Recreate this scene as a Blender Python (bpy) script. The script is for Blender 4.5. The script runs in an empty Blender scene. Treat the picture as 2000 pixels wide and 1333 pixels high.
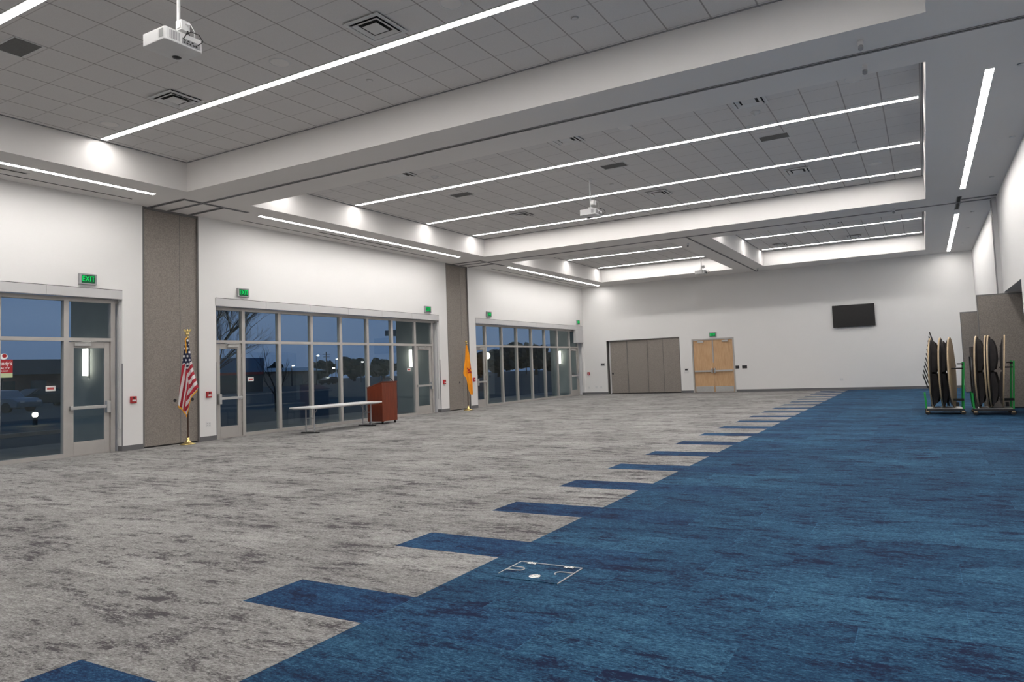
import bpy, math, random
from mathutils import Vector, Matrix

PI = math.pi
random.seed(7)
scene = bpy.context.scene
C = scene.collection

# ------------------------------------------------------------------ camera
cam_data = bpy.data.cameras.new('camera')
cam = bpy.data.objects.new('camera', cam_data)
C.objects.link(cam)
scene.camera = cam
F, CX, CY = 1.34999, 1.08352, 0.63679
RX, RY, RZ = -0.060151, -0.038743, -0.489696
def _cam_rows():
    cx, sx, cy, sy, cz, sz = math.cos(RX), math.sin(RX), math.cos(RY), math.sin(RY), math.cos(RZ), math.sin(RZ)
    B = Matrix(((1, 0, 0), (0, 0, -1), (0, 1, 0)))
    Z = Matrix(((cz, -sz, 0), (sz, cz, 0), (0, 0, 1)))
    P = Matrix(((1, 0, 0), (0, cx, -sx), (0, sx, cx)))
    Q = Matrix(((cy, -sy, 0), (sy, cy, 0), (0, 0, 1)))
    return Q @ P @ B @ Z
_m = _cam_rows()
rot = Matrix((_m[0], -_m[1], -_m[2])).transposed()
cam.matrix_world = Matrix.Translation((0, 0, 1.36)) @ rot.to_4x4()
cam_data.sensor_width = 36.0
cam_data.lens = F * 1000 / 2000 * 36.0
cam_data.shift_x = -(CX - 1.0) / 2.0
cam_data.shift_y = (CY - 0.6665) / 2.0
cam_data.clip_start = 0.05
cam_data.clip_end = 1000

# ------------------------------------------------------------------ world, exposure
world = bpy.data.worlds.new('dusk_sky')
scene.world = world
world.use_nodes = True
wn = world.node_tree; wn.nodes.clear()
w_out = wn.nodes.new('ShaderNodeOutputWorld')
w_bg = wn.nodes.new('ShaderNodeBackground')
w_tc = wn.nodes.new('ShaderNodeTexCoord')
w_sep = wn.nodes.new('ShaderNodeSeparateXYZ')
w_ramp = wn.nodes.new('ShaderNodeValToRGB')
wn.links.new(w_tc.outputs['Generated'], w_sep.inputs[0])
wn.links.new(w_sep.outputs['Z'], w_ramp.inputs[0])
e = w_ramp.color_ramp.elements
e[0].position = 0.0; e[0].color = (0.085, 0.14, 0.26, 1)
e[1].position = 0.5; e[1].color = (0.055, 0.11, 0.22, 1)
x_ = w_ramp.color_ramp.elements.new(0.08); x_.color = (0.115, 0.18, 0.315, 1)
wn.links.new(w_ramp.outputs[0], w_bg.inputs[0])
w_bg.inputs[1].default_value = 1.0
wn.links.new(w_bg.outputs[0], w_out.inputs[0])

vs = scene.view_settings
vs.view_transform = 'Standard'
vs.look = 'None'
vs.gamma = 1.0
vs.exposure = 0.0
vs.use_curve_mapping = False
scene.cycles.max_bounces = 8
scene.cycles.diffuse_bounces = 5
scene.cycles.transparent_max_bounces = 16
scene.cycles.sample_clamp_indirect = 4.0

LAMP = 33.0         # strip lights in the trays
LAMP_SIDE = 46.0    # strip lights in the side soffits

# ------------------------------------------------------------------ room dimensions (metres)
XL, XR = -14.468, 1.772        # faces of left and right walls
YB, YF = -2.2, 30.036          # wall behind the camera, far wall
ZS, ZT = 5.13, 5.717           # soffit, tiled tray ceiling
TL, TR = -12.721, 0.24         # tray sides
COL1 = (8.72, 10.005); COL2 = (19.26, 20.55)
WIN = ((-0.10, 8.30), (10.42, 18.80), (20.97, 29.95))
HEAD = 3.29

# ------------------------------------------------------------------ materials
MATS = {}
def nt(name):
    m = bpy.data.materials.new(name); m.use_nodes = True
    m.node_tree.nodes.clear()
    MATS[name] = m
    return m, m.node_tree.nodes, m.node_tree.links
def pbr(name, col, rough=0.6, metal=0.0, noise=None, bump=None, spec=0.5):
    """principled material; noise=(scale, amount) varies the colour, bump=(scale, strength)"""
    m, N, L = nt(name)
    o = N.new('ShaderNodeOutputMaterial'); b = N.new('ShaderNodeBsdfPrincipled')
    L.new(b.outputs[0], o.inputs[0])
    b.inputs['Roughness'].default_value = rough
    b.inputs['Metallic'].default_value = metal
    b.inputs['Specular IOR Level'].default_value = spec
    b.inputs['Base Color'].default_value = (*col, 1)
    tc = None
    if noise or bump:
        tc = N.new('ShaderNodeTexCoord')
    if noise:
        n = N.new('ShaderNodeTexNoise'); n.inputs['Scale'].default_value = noise[0]
        n.inputs['Detail'].default_value = 6
        L.new(tc.outputs['Object'], n.inputs['Vector'])
        r = N.new('ShaderNodeValToRGB')
        a = noise[1]
        r.color_ramp.elements[0].position = 0.3; r.color_ramp.elements[1].position = 0.7
        r.color_ramp.elements[0].color = (*[c * (1 - a) for c in col], 1)
        r.color_ramp.elements[1].color = (*[min(1, c * (1 + a)) for c in col], 1)
        L.new(n.outputs[0], r.inputs[0]); L.new(r.outputs[0], b.inputs['Base Color'])
    if bump:
        n2 = N.new('ShaderNodeTexNoise'); n2.inputs['Scale'].default_value = bump[0]
        L.new(tc.outputs['Object'], n2.inputs['Vector'])
        bp = N.new('ShaderNodeBump'); bp.inputs['Strength'].default_value = bump[1]
        bp.inputs['Distance'].default_value = 0.01
        L.new(n2.outputs[0], bp.inputs['Height']); L.new(bp.outputs[0], b.inputs['Normal'])
    return m
def emit(name, col, strength):
    m, N, L = nt(name)
    o = N.new('ShaderNodeOutputMaterial'); b = N.new('ShaderNodeEmission')
    b.inputs[0].default_value = (*col, 1); b.inputs[1].default_value = strength
    L.new(b.outputs[0], o.inputs[0]); return m

pbr('white_paint', (0.80, 0.79, 0.78), 0.65, noise=(0.6, 0.012), bump=(180, 0.05))
pbr('soffit_paint', (0.82, 0.80, 0.785), 0.75, noise=(0.5, 0.012))
pbr('baseboard_vinyl', (0.13, 0.13, 0.135), 0.5, noise=(3, 0.06))
pbr('frame_aluminium', (0.44, 0.42, 0.40), 0.42, 0.2, noise=(6, 0.03))
pbr('fascia_metal', (0.56, 0.555, 0.56), 0.5, 0.0, noise=(4, 0.02))
pbr('dark_gap', (0.02, 0.02, 0.02), 0.8, noise=(10, 0.1))
pbr('track_grey', (0.24, 0.24, 0.25), 0.5, noise=(6, 0.03))
pbr('panel_fabric', (0.25, 0.222, 0.20), 0.9, noise=(55, 0.22), bump=(300, 0.3))
pbr('panel_trim', (0.16, 0.155, 0.15), 0.5, noise=(8, 0.05))
pbr('chrome', (0.72, 0.71, 0.70), 0.22, 0.9, noise=(8, 0.03))
pbr('satin_steel', (0.55, 0.55, 0.54), 0.38, 0.7, noise=(20, 0.05))
pbr('brass', (0.83, 0.66, 0.28), 0.22, 0.9, noise=(30, 0.05))
pbr('black_plastic', (0.018, 0.018, 0.02), 0.45, noise=(20, 0.15))
pbr('black_rubber', (0.012, 0.012, 0.012), 0.75, noise=(30, 0.2))
pbr('tv_screen', (0.010, 0.010, 0.011), 0.18, noise=(2, 0.05))
pbr('white_plastic', (0.74, 0.74, 0.74), 0.4, noise=(12, 0.02))
pbr('grey_plastic', (0.33, 0.33, 0.34), 0.5, noise=(12, 0.04))
pbr('grille_grey', (0.12, 0.12, 0.12), 0.6, noise=(60, 0.1))
pbr('return_grille', (0.10, 0.10, 0.10), 0.7, noise=(80, 0.2))
pbr('alarm_red', (0.42, 0.02, 0.025), 0.4, noise=(12, 0.05))
pbr('green_steel', (0.01, 0.34, 0.06), 0.35, 0.0, noise=(10, 0.06))
pbr('plywood_edge', (0.44, 0.33, 0.20), 0.55, noise=(14, 0.1))
pbr('table_underside', (0.035, 0.03, 0.03), 0.7, noise=(9, 0.2))
pbr('dark_steel', (0.03, 0.03, 0.033), 0.45, 0.4, noise=(16, 0.1))
pbr('laminate_white', (0.74, 0.73, 0.72), 0.4, noise=(6, 0.02))
pbr('dark_wood', (0.05, 0.025, 0.015), 0.35, noise=(20, 0.2))
pbr('gold_fringe', (0.85, 0.38, 0.02), 0.7, noise=(60, 0.2))
pbr('asphalt', (0.045, 0.05, 0.055), 0.9, noise=(0.25, 0.25))
pbr('concrete', (0.22, 0.21, 0.20), 0.85, noise=(2, 0.1))
pbr('curb_concrete', (0.42, 0.36, 0.31), 0.8, noise=(2, 0.1))
pbr('outside_stucco', (0.42, 0.46, 0.44), 0.85, noise=(3, 0.05))
pbr('brick_brown', (0.11, 0.055, 0.045), 0.9, noise=(2, 0.2))
pbr('roof_dark', (0.045, 0.05, 0.06), 0.85, noise=(1, 0.2))
pbr('metal_roof', (0.42, 0.50, 0.58), 0.6, noise=(1, 0.1))
pbr('siding_tan', (0.25, 0.22, 0.20), 0.85, noise=(1, 0.1))
pbr('blue_wall', (0.10, 0.19, 0.32), 0.8, noise=(0.5, 0.05))
pbr('red_band', (0.32, 0.02, 0.02), 0.6, noise=(1, 0.05))
pbr('bark', (0.055, 0.05, 0.048), 0.9, noise=(12, 0.25))
pbr('foliage', (0.022, 0.03, 0.028), 0.95, noise=(3, 0.4))
pbr('car_silver', (0.20, 0.23, 0.27), 0.3, 0.4, noise=(2, 0.03))
pbr('car_black', (0.012, 0.012, 0.016), 0.25, 0.2, noise=(2, 0.05))
pbr('car_glass', (0.02, 0.03, 0.04), 0.1, noise=(2, 0.05))
pbr('paper_white', (0.75, 0.74, 0.73), 0.7, noise=(20, 0.03))
pbr('ink_red', (0.45, 0.05, 0.05), 0.6, noise=(20, 0.05))
emit('strip_lens', (1.0, 0.965, 0.93), LAMP)
emit('soffit_strip_lens', (1.0, 0.965, 0.93), LAMP_SIDE)
emit('sconce_lens', (1.0, 0.93, 0.82), 9.0)
emit('lot_lamp', (0.95, 1.0, 0.95), 60.0)
emit('warm_lamp', (1.0, 0.85, 0.5), 40.0)
emit('globe_glow', (1.0, 0.92, 0.62), 6.0)
emit('exit_green', (0.01, 0.85, 0.16), 0.9)
emit('exit_green_dim', (0.05, 0.22, 0.10), 0.45)
emit('sign_red_lit', (0.62, 0.03, 0.04), 0.55)
emit('sign_white_lit', (0.95, 0.88, 0.85), 0.8)
emit('sign_cream_lit', (0.75, 0.78, 0.45), 0.6)
emit('headlamp', (1, 1, 1), 8.0)

def mk_wood(name, c1, c2, scale, axis, rough=0.4):
    m, N, L = nt(name)
    o = N.new('ShaderNodeOutputMaterial'); b = N.new('ShaderNodeBsdfPrincipled')
    L.new(b.outputs[0], o.inputs[0]); b.inputs['Roughness'].default_value = rough
    tc = N.new('ShaderNodeTexCoord'); mp = N.new('ShaderNodeMapping')
    mp.inputs['Scale'].default_value = scale
    n = N.new('ShaderNodeTexNoise'); n.inputs['Scale'].default_value = 3; n.inputs['Detail'].default_value = 8
    n.inputs['Roughness'].default_value = 0.65
    r = N.new('ShaderNodeValToRGB')
    r.color_ramp.elements[0].position = 0.35; r.color_ramp.elements[1].position = 0.7
    r.color_ramp.elements[0].color = (*c1, 1); r.color_ramp.elements[1].color = (*c2, 1)
    L.new(tc.outputs['Object'], mp.inputs[0]); L.new(mp.outputs[0], n.inputs['Vector'])
    L.new(n.outputs[0], r.inputs[0]); L.new(r.outputs[0], b.inputs['Base Color'])
    return m
mk_wood('maple', (0.50, 0.30, 0.15), (0.64, 0.42, 0.24), (9, 9, 0.8), 2)
mk_wood('cherry', (0.12, 0.020, 0.006), (0.20, 0.040, 0.012), (10, 10, 0.7), 2, 0.35)

def mk_glass():
    m, N, L = nt('window_glass')
    o = N.new('ShaderNodeOutputMaterial')
    t = N.new('ShaderNodeBsdfTransparent'); t.inputs[0].default_value = (0.92, 0.95, 0.945, 1)
    g = N.new('ShaderNodeBsdfGlossy'); g.inputs['Roughness'].default_value = 0.01
    g.inputs[0].default_value = (0.85, 0.95, 0.93, 1)
    lw = N.new('ShaderNodeLayerWeight'); lw.inputs['Blend'].default_value = 0.5
    f5 = N.new('ShaderNodeMath'); f5.operation = 'POWER'; L.new(lw.outputs['Facing'], f5.inputs[0]); f5.inputs[1].default_value = 5.0
    fr = N.new('ShaderNodeMath'); fr.operation = 'MULTIPLY_ADD'; L.new(f5.outputs[0], fr.inputs[0]); fr.inputs[1].default_value = 0.96; fr.inputs[2].default_value = 0.04
    mx = N.new('ShaderNodeMixShader')
    L.new(fr.outputs[0], mx.inputs[0]); L.new(t.outputs[0], mx.inputs[1]); L.new(g.outputs[0], mx.inputs[2])
    L.new(mx.outputs[0], o.inputs[0])
mk_glass()

def mathn(N, L, op, a, b=None, c=None):
    n = N.new('ShaderNodeMath'); n.operation = op
    for i, v in enumerate((a, b, c)):
        if v is None: continue
        if isinstance(v, (int, float)): n.inputs[i].default_value = v
        else: L.new(v, n.inputs[i])
    return n.outputs[0]

# carpet planks: 0.462 m deep rows, grey field, blue field, every third row of blue steps into the grey
CXB, CXT, ROW0, ROW = -2.819, -3.794, 2.899, 0.4620
def mk_carpet():
    m, N, L = nt('plank_carpet')
    o = N.new('ShaderNodeOutputMaterial'); b = N.new('ShaderNodeBsdfPrincipled')
    L.new(b.outputs[0], o.inputs[0]); b.inputs['Roughness'].default_value = 0.95
    b.inputs['Specular IOR Level'].default_value = 0.15
    tc = N.new('ShaderNodeTexCoord'); sp = N.new('ShaderNodeSeparateXYZ')
    L.new(tc.outputs['Object'], sp.inputs[0])
    X, Y = sp.outputs[0], sp.outputs[1]
    M = lambda op, a, b_=None, c=None: mathn(N, L, op, a, b_, c)
    row = M('DIVIDE', M('SUBTRACT', Y, ROW0), ROW)
    rowi = M('FLOOR', row); rowf = M('FRACT', row)
    off = M('MULTIPLY', M('FRACT', M('MULTIPLY', rowi, 0.5)), 1.0)
    colm = M('ADD', M('DIVIDE', M('SUBTRACT', X, CXB), 0.975), off)
    # stripes keep their own plank edge, so the offset only affects the shade variation
    coli = M('FLOOR', colm); colf = M('FRACT', colm)
    third = M('FRACT', M('DIVIDE', M('ADD', rowi, 0.5), 3.0))
    stripe_row = M('LESS_THAN', third, 0.333)
    blue_field = M('GREATER_THAN', X, CXB)
    tongue = M('MULTIPLY', stripe_row, M('MULTIPLY', M('GREATER_THAN', X, CXT), M('LESS_THAN', X, CXB + 0.975)))
    blue = M('MAXIMUM', blue_field, tongue)
    cmb = N.new('ShaderNodeCombineXYZ'); L.new(coli, cmb.inputs[0]); L.new(rowi, cmb.inputs[1])
    wnz = N.new('ShaderNodeTexWhiteNoise'); wnz.noise_dimensions = '2D'; L.new(cmb.outputs[0], wnz.inputs['Vector'])
    rnd = wnz.outputs['Value']
    # streaked wear, each plank with its own piece of the pattern
    v = N.new('ShaderNodeCombineXYZ')
    L.new(M('ADD', M('MULTIPLY', X, 1.0), M('MULTIPLY', rnd, 37.0)), v.inputs[0])
    L.new(M('ADD', M('MULTIPLY', Y, 3.0), M('MULTIPLY', rnd, 91.0)), v.inputs[1])
    def noise(scale, det, rough, vec=None):
        n = N.new('ShaderNodeTexNoise'); n.inputs['Scale'].default_value = scale
        n.inputs['Detail'].default_value = det; n.inputs['Roughness'].default_value = rough
        L.new(vec or v.outputs[0], n.inputs['Vector']); return n.outputs[0]
    big = noise(2.3, 12, 0.78)
    mid = noise(9.0, 8, 0.8)
    v2 = N.new('ShaderNodeCombineXYZ'); L.new(M('MULTIPLY', X, 17.0), v2.inputs[0]); L.new(M('MULTIPLY', Y, 38.0), v2.inputs[1])
    fine = noise(2.2, 4, 0.85, v2.outputs[0])
    v3 = N.new('ShaderNodeCombineXYZ'); L.new(X, v3.inputs[0]); L.new(M('MULTIPLY', Y, 2.0), v3.inputs[1])
    broad = noise(0.8, 4, 0.6, v3.outputs[0])
    def ramp(fac, stops):
        r = N.new('ShaderNodeValToRGB'); L.new(fac, r.inputs[0])
        el = r.color_ramp.elements
        el[0].position, el[0].color = stops[0][0], (*stops[0][1], 1)
        el[1].position, el[1].color = stops[-1][0], (*stops[-1][1], 1)
        for p, c in stops[1:-1]:
            q = el.new(p); q.color = (*c, 1)
        return r.outputs[0]
    def sc(k, stops): return [(p, tuple(c * k for c in col)) for p, col in stops]
    # base yarn colour: speckle plus soft blotches
    base = M('ADD', M('MULTIPLY', big, 0.22), M('ADD', M('MULTIPLY', fine, 0.48), M('MULTIPLY', mid, 0.30)))
    base = M('ADD', base, M('MULTIPLY', M('SUBTRACT', broad, 0.5), 0.10))
    base = M('ADD', base, M('MULTIPLY', M('SUBTRACT', rnd, 0.5), 0.040))
    grey = ramp(base, sc(0.74, [(0.42, (0.17, 0.163, 0.162)), (0.475, (0.29, 0.28, 0.272)), (0.525, (0.40, 0.39, 0.38)), (0.58, (0.60, 0.585, 0.57))]))
    bluec = ramp(base, sc(0.70, [(0.42, (0.011, 0.026, 0.074)), (0.475, (0.017, 0.064, 0.140)), (0.525, (0.029, 0.106, 0.205)), (0.58, (0.080, 0.22, 0.345))]))
    navy = ramp(base, sc(0.80, [(0.42, (0.010, 0.018, 0.060)), (0.475, (0.013, 0.042, 0.112)), (0.525, (0.019, 0.072, 0.165)), (0.58, (0.05, 0.15, 0.27))]))
    # worn-looking dark patches with ragged edges
    edge = M('ADD', big, M('ADD', M('MULTIPLY', M('SUBTRACT', fine, 0.5), 0.34), M('MULTIPLY', M('SUBTRACT', mid, 0.5), 0.30)))
    edge = M('ADD', edge, M('MULTIPLY', M('SUBTRACT', broad, 0.5), 0.30))
    patch = ramp(edge, [(0.395, (1, 1, 1)), (0.435, (0.45, 0.45, 0.45)), (0.475, (0, 0, 0))])
    def mix(f, a, b_):
        n = N.new('ShaderNodeMix'); n.data_type = 'RGBA'
        L.new(f, n.inputs['Factor']); L.new(a, n.inputs['A']); L.new(b_, n.inputs['B']); return n.outputs['Result']
    bl = mix(M('MULTIPLY', tongue, M('SUBTRACT', 1.0, M('MULTIPLY', M('GREATER_THAN', X, CXB), 0.45))), bluec, navy)
    col = mix(blue, grey, bl)
    dk = N.new('ShaderNodeMix'); dk.data_type = 'RGBA'; L.new(blue, dk.inputs['Factor'])
    dk.inputs['A'].default_value = (0.066, 0.060, 0.066, 1); dk.inputs['B'].default_value = (0.008, 0.012, 0.042, 1)
    col = mix(M('MULTIPLY', patch, 0.92), col, dk.outputs['Result'])
    # faint seams between planks
    e1 = M('MULTIPLY', M('LESS_THAN', rowf, 0.014), M('GREATER_THAN', rnd, 0.55)); e2 = M('LESS_THAN', colf, 0.006)
    seam = M('MULTIPLY', M('MAXIMUM', e1, M('MULTIPLY', e2, M('GREATER_THAN', rnd, 0.4))), 0.35)
    n = N.new('ShaderNodeMix'); n.data_type = 'RGBA'; n.blend_type = 'MULTIPLY'
    L.new(seam, n.inputs['Factor']); L.new(col, n.inputs['A']); n.inputs['B'].default_value = (1.9, 1.8, 1.75, 1)
    L.new(n.outputs['Result'], b.inputs['Base Color'])
    bp = N.new('ShaderNodeBump'); bp.inputs['Strength'].default_value = 0.35; bp.inputs['Distance'].default_value = 0.004
    L.new(fine, bp.inputs['Height']); L.new(bp.outputs[0], b.inputs['Normal'])
mk_carpet()

def mk_tiles():
    m, N, L = nt('ceiling_tile')
    o = N.new('ShaderNodeOutputMaterial'); b = N.new('ShaderNodeBsdfPrincipled')
    L.new(b.outputs[0], o.inputs[0]); b.inputs['Roughness'].default_value = 0.9
    tc = N.new('ShaderNodeTexCoord'); sp = N.new('ShaderNodeSeparateXYZ'); L.new(tc.outputs['Object'], sp.inputs[0])
    M = lambda op, a, b_=None: mathn(N, L, op, a, b_)
    def line(v, o_, p, w):
        return M('LESS_THAN', M('MULTIPLY', M('ABSOLUTE', M('SUBTRACT', M('FRACT', M('ADD', M('DIVIDE', M('SUBTRACT', v, o_), p), 0.5)), 0.5)), p), w)
    g1 = line(sp.outputs[0], -0.385, 0.5815, 0.010)
    g2 = line(sp.outputs[1], 4.64, 0.5525, 0.007)
    g = M('MAXIMUM', g1, M('MULTIPLY', g2, 0.55))
    n = N.new('ShaderNodeTexNoise'); n.inputs['Scale'].default_value = 220; L.new(tc.outputs['Object'], n.inputs['Vector'])
    r = N.new('ShaderNodeValToRGB'); L.new(n.outputs[0], r.inputs[0])
    r.color_ramp.elements[0].color = (0.66, 0.645, 0.64, 1); r.color_ramp.elements[1].color = (0.76, 0.745, 0.74, 1)
    r.color_ramp.elements[0].position = 0.3; r.color_ramp.elements[1].position = 0.6
    mx = N.new('ShaderNodeMix'); mx.data_type = 'RGBA'
    L.new(g, mx.inputs['Factor']); L.new(r.outputs[0], mx.inputs['A']); mx.inputs['B'].default_value = (0.36, 0.34, 0.335, 1)
    L.new(mx.outputs['Result'], b.inputs['Base Color'])
mk_tiles()

# ------------------------------------------------------------------ mesh helpers
class MB:
    def __init__(s): s.v = []; s.f = []; s.mi = []; s.sm = []; s.m = 0; s.uv = {}
    def mat(s, i): s.m = i; return s
    def add(s, vs, fs, smooth=False):
        o = len(s.v); s.v += [tuple(v) for v in vs]
        for f in fs: s.f.append([i + o for i in f]); s.mi.append(s.m); s.sm.append(smooth)
        return s
    def box(s, x0, x1, y0, y1, z0, z1):
        x0, x1 = sorted((x0, x1)); y0, y1 = sorted((y0, y1)); z0, z1 = sorted((z0, z1))
        return s.add([(x0,y0,z0),(x1,y0,z0),(x1,y1,z0),(x0,y1,z0),(x0,y0,z1),(x1,y0,z1),(x1,y1,z1),(x0,y1,z1)],
                     [(0,3,2,1),(4,5,6,7),(0,1,5,4),(1,2,6,5),(2,3,7,6),(3,0,4,7)])
    def bar(s, a, b, w, h=None):
        """box beam from a to b"""
        h = h or w; a = Vector(a); b = Vector(b); d = (b - a).normalized()
        up = Vector((0, 0, 1)) if abs(d.z) < 0.9 else Vector((1, 0, 0))
        u = d.cross(up).normalized() * w / 2; q = u.normalized().cross(d) * h / 2
        P = [a-u-q, a+u-q, a+u+q, a-u+q, b-u-q, b+u-q, b+u+q, b-u+q]
        return s.add(P, [(0,3,2,1),(4,5,6,7),(0,1,5,4),(1,2,6,5),(2,3,7,6),(3,0,4,7)])
    def tube(s, pts, r, n=8, caps=True):
        pts = [Vector(p) for p in pts]; rs = r if isinstance(r, (list, tuple)) else [r] * len(pts)
        vs, fs = [], []; prev = None
        for i, p in enumerate(pts):
            d = (pts[min(i+1, len(pts)-1)] - pts[max(i-1, 0)]).normalized()
            if prev is None:
                up = Vector((0, 0, 1)) if abs(d.z) < 0.9 else Vector((1, 0, 0))
                u = d.cross(up).normalized()
            else: u = (prev - d * prev.dot(d)).normalized()
            prev = u; w = d.cross(u)
            for k in range(n):
                a = 2*PI*k/n; vs.append(p + (u*math.cos(a) + w*math.sin(a)) * rs[i])
        for i in range(len(pts)-1):
            for k in range(n):
                fs.append((i*n+k, i*n+(k+1)%n, (i+1)*n+(k+1)%n, (i+1)*n+k))
        s.add(vs, fs, True)
        if caps: s.add(vs[:n], [tuple(reversed(range(n)))]); s.add(vs[-n:], [tuple(range(n))])
        return s
    def cyl(s, c, r, h, axis='z', n=20):
        c = Vector(c); d = {'x': Vector((1,0,0)), 'y': Vector((0,1,0)), 'z': Vector((0,0,1))}[axis]
        return s.tube([c, c + d*h], r, n)
    def lathe(s, prof, n=20, c=(0,0,0)):
        vs, fs = [], []
        for r, z in prof:
            for k in range(n):
                a = 2*PI*k/n; vs.append((c[0]+r*math.cos(a), c[1]+r*math.sin(a), c[2]+z))
        for i in range(len(prof)-1):
            for k in range(n): fs.append((i*n+k, i*n+(k+1)%n, (i+1)*n+(k+1)%n, (i+1)*n+k))
        return s.add(vs, fs, True)
    def prism(s, poly, a, b, axis='y'):
        """extrude a polygon (pairs) between a and b along axis"""
        def P(u, v, t): return {'y': (u, t, v), 'x': (t, u, v), 'z': (u, v, t)}[axis]
        n = len(poly); vs = [P(u, v, a) for u, v in poly] + [P(u, v, b) for u, v in poly]
        return s.add(vs, [tuple(range(n)), tuple(reversed(range(n, 2*n)))] + [(i, i+n, (i+1)%n+n, (i+1)%n) for i in range(n)])
    def build(s, name, mats, parent=None, bevel=0, solid=0):
        me = bpy.data.meshes.new(name); me.from_pydata(s.v, [], s.f)
        if isinstance(mats, str): mats = [mats]
        for m in mats: me.materials.append(MATS[m])
        me.polygons.foreach_set('material_index', s.mi); me.polygons.foreach_set('use_smooth', s.sm)
        me.update()
        import bmesh
        bm = bmesh.new(); bm.from_mesh(me); bmesh.ops.recalc_face_normals(bm, faces=bm.faces); bm.to_mesh(me); bm.free()
        o = bpy.data.objects.new(name, me); C.objects.link(o)
        if parent: o.parent = parent
        if bevel:
            b = o.modifiers.new('bevel', 'BEVEL'); b.width = bevel; b.segments = 2; b.limit_method = 'ANGLE'
        if solid:
            b = o.modifiers.new('solid', 'SOLIDIFY'); b.thickness = solid
        return o

def tag(o, label, cat, group=None):
    o['label'] = label; o['category'] = cat
    if group: o['group'] = group
    return o
def thing(name, loc, rz, label, cat, group=None):
    o = bpy.data.objects.new(name, None); C.objects.link(o); o.empty_display_size = 0.1
    o.location = loc; o.rotation_euler = (0, 0, rz)
    return tag(o, label, cat, group)
def struct(o):
    o['kind'] = 'structure'; return o
def sroot(name, loc=(0,0,0), rz=0):
    o = bpy.data.objects.new(name, None); C.objects.link(o); o.empty_display_size = 0.1
    o.location = loc; o.rotation_euler = (0, 0, rz); o['kind'] = 'structure'; return o
def copy_tree(o, parent=None):
    c = o.copy(); C.objects.link(c)
    if parent: c.parent = parent
    for ch in list(o.children): copy_tree(ch, c)
    return c
def again(o, loc, rz, label, group=None):
    c = copy_tree(o); c.location = loc
    if rz is not None: c.rotation_euler = (0, 0, rz)
    c['label'] = label
    if group: c['group'] = group
    return c
def text(name, body, size, mat, parent, loc, rotation=(PI/2, 0, 0), extrude=0.002, sx=1.0, align='CENTER', shear=0.0):
    cu = bpy.data.curves.new(name, 'FONT'); cu.body = body; cu.size = size; cu.extrude = extrude
    cu.align_x = align; cu.align_y = 'CENTER'; cu.shear = shear; cu.resolution_u = 3
    t = bpy.data.objects.new(name, cu); C.objects.link(t)
    bpy.context.view_layer.update()
    me = bpy.data.meshes.new_from_object(t.evaluated_get(bpy.context.evaluated_depsgraph_get()))
    bpy.data.objects.remove(t)
    me.materials.clear(); me.materials.append(MATS[mat])
    o = bpy.data.objects.new(name, me); C.objects.link(o); o.parent = parent
    o.location = loc; o.rotation_euler = rotation; o.scale = (sx, 1, 1)
    return o
LEFT, FAR, RIGHT = PI/2, 0.0, -PI/2      # wall-mounted things are built facing local -Y

# ------------------------------------------------------------------ floor and walls
fl = MB().box(XL - 0.4, XR + 2.2, YB - 0.3, YF + 0.5, -0.12, 0.0).build('floor', 'plank_carpet'); struct(fl)

b = MB(); T = 0.36
def lw(y0, y1, z0, z1): b.box(XL - T, XL, y0, y1, z0, z1)
lw(YB - 0.2, WIN[0][0], 0, ZS)
for i, (a, c) in enumerate(WIN): lw(a, c, HEAD, ZS)
lw(WIN[0][1], COL1[0], 0, ZS); lw(COL1[1], WIN[1][0], 0, ZS)
lw(WIN[1][1], COL2[0], 0, ZS); lw(COL2[1], WIN[2][0], 0, ZS); lw(WIN[2][1], YF + 0.3, 0, ZS)
for a, c in (COL1, COL2): b.box(XL - T - 0.12, XL - 0.30, a - 0.02, c + 0.02, 0, ZS)   # back of the pocket niches
struct(b.build('wall_left', 'white_paint'))

# far wall with the storage niche and the double-door opening
NX0, NX1, NZ = -13.28, -9.70, 2.52
DX0, DX1, DZ = -9.14, -7.27, 2.37
b = MB()
b.box(XL - 0.3, NX0, YF, YF + 0.25, 0, ZT); b.box(NX1, DX0, YF, YF + 0.25, 0, ZT); b.box(DX1, XR + 0.3, YF, YF + 0.25, 0, ZT)
b.box(NX0, NX1, YF, YF + 0.25, NZ, ZT); b.box(DX0, DX1, YF, YF + 0.25, DZ, ZT)
b.box(NX0 - 0.1, NX1 + 0.1, YF + 0.42, YF + 0.5, 0, NZ + 0.1)
struct(b.build('wall_back', 'white_paint'))
struct(MB().box(XL - 0.3, XR + 0.3, YB - 0.25, YB, 0, ZT).build('wall_front', 'white_paint'))

# right wall with two closet openings
OA = (16.45, 19.75); OB = (24.3, 27.0); OZ = 2.76
b = MB()
def rw(y0, y1, z0, z1): b.box(XR, XR + 0.3, y0, y1, z0, z1)
rw(YB - 0.2, OA[0], 0, ZS); rw(OA[0], OA[1], OZ, ZS); rw(OA[1], OB[0], 0, ZS); rw(OB[0], OB[1], OZ, ZS); rw(OB[1], YF + 0.2, 0, ZS)
for (a, c) in (OA, OB):
    b.box(XR + 1.9, XR + 2.0, a - 0.1, c + 0.1, 0, OZ + 0.1)
    b.box(XR + 0.3, XR + 1.9, a - 0.1, a, 0, OZ + 0.1); b.box(XR + 0.3, XR + 1.9, c, c + 0.1, 0, OZ + 0.1)
    b.box(XR + 0.3, XR + 1.9, a, c, OZ, OZ + 0.1)
struct(b.build('wall_right', 'white_paint'))

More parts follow.
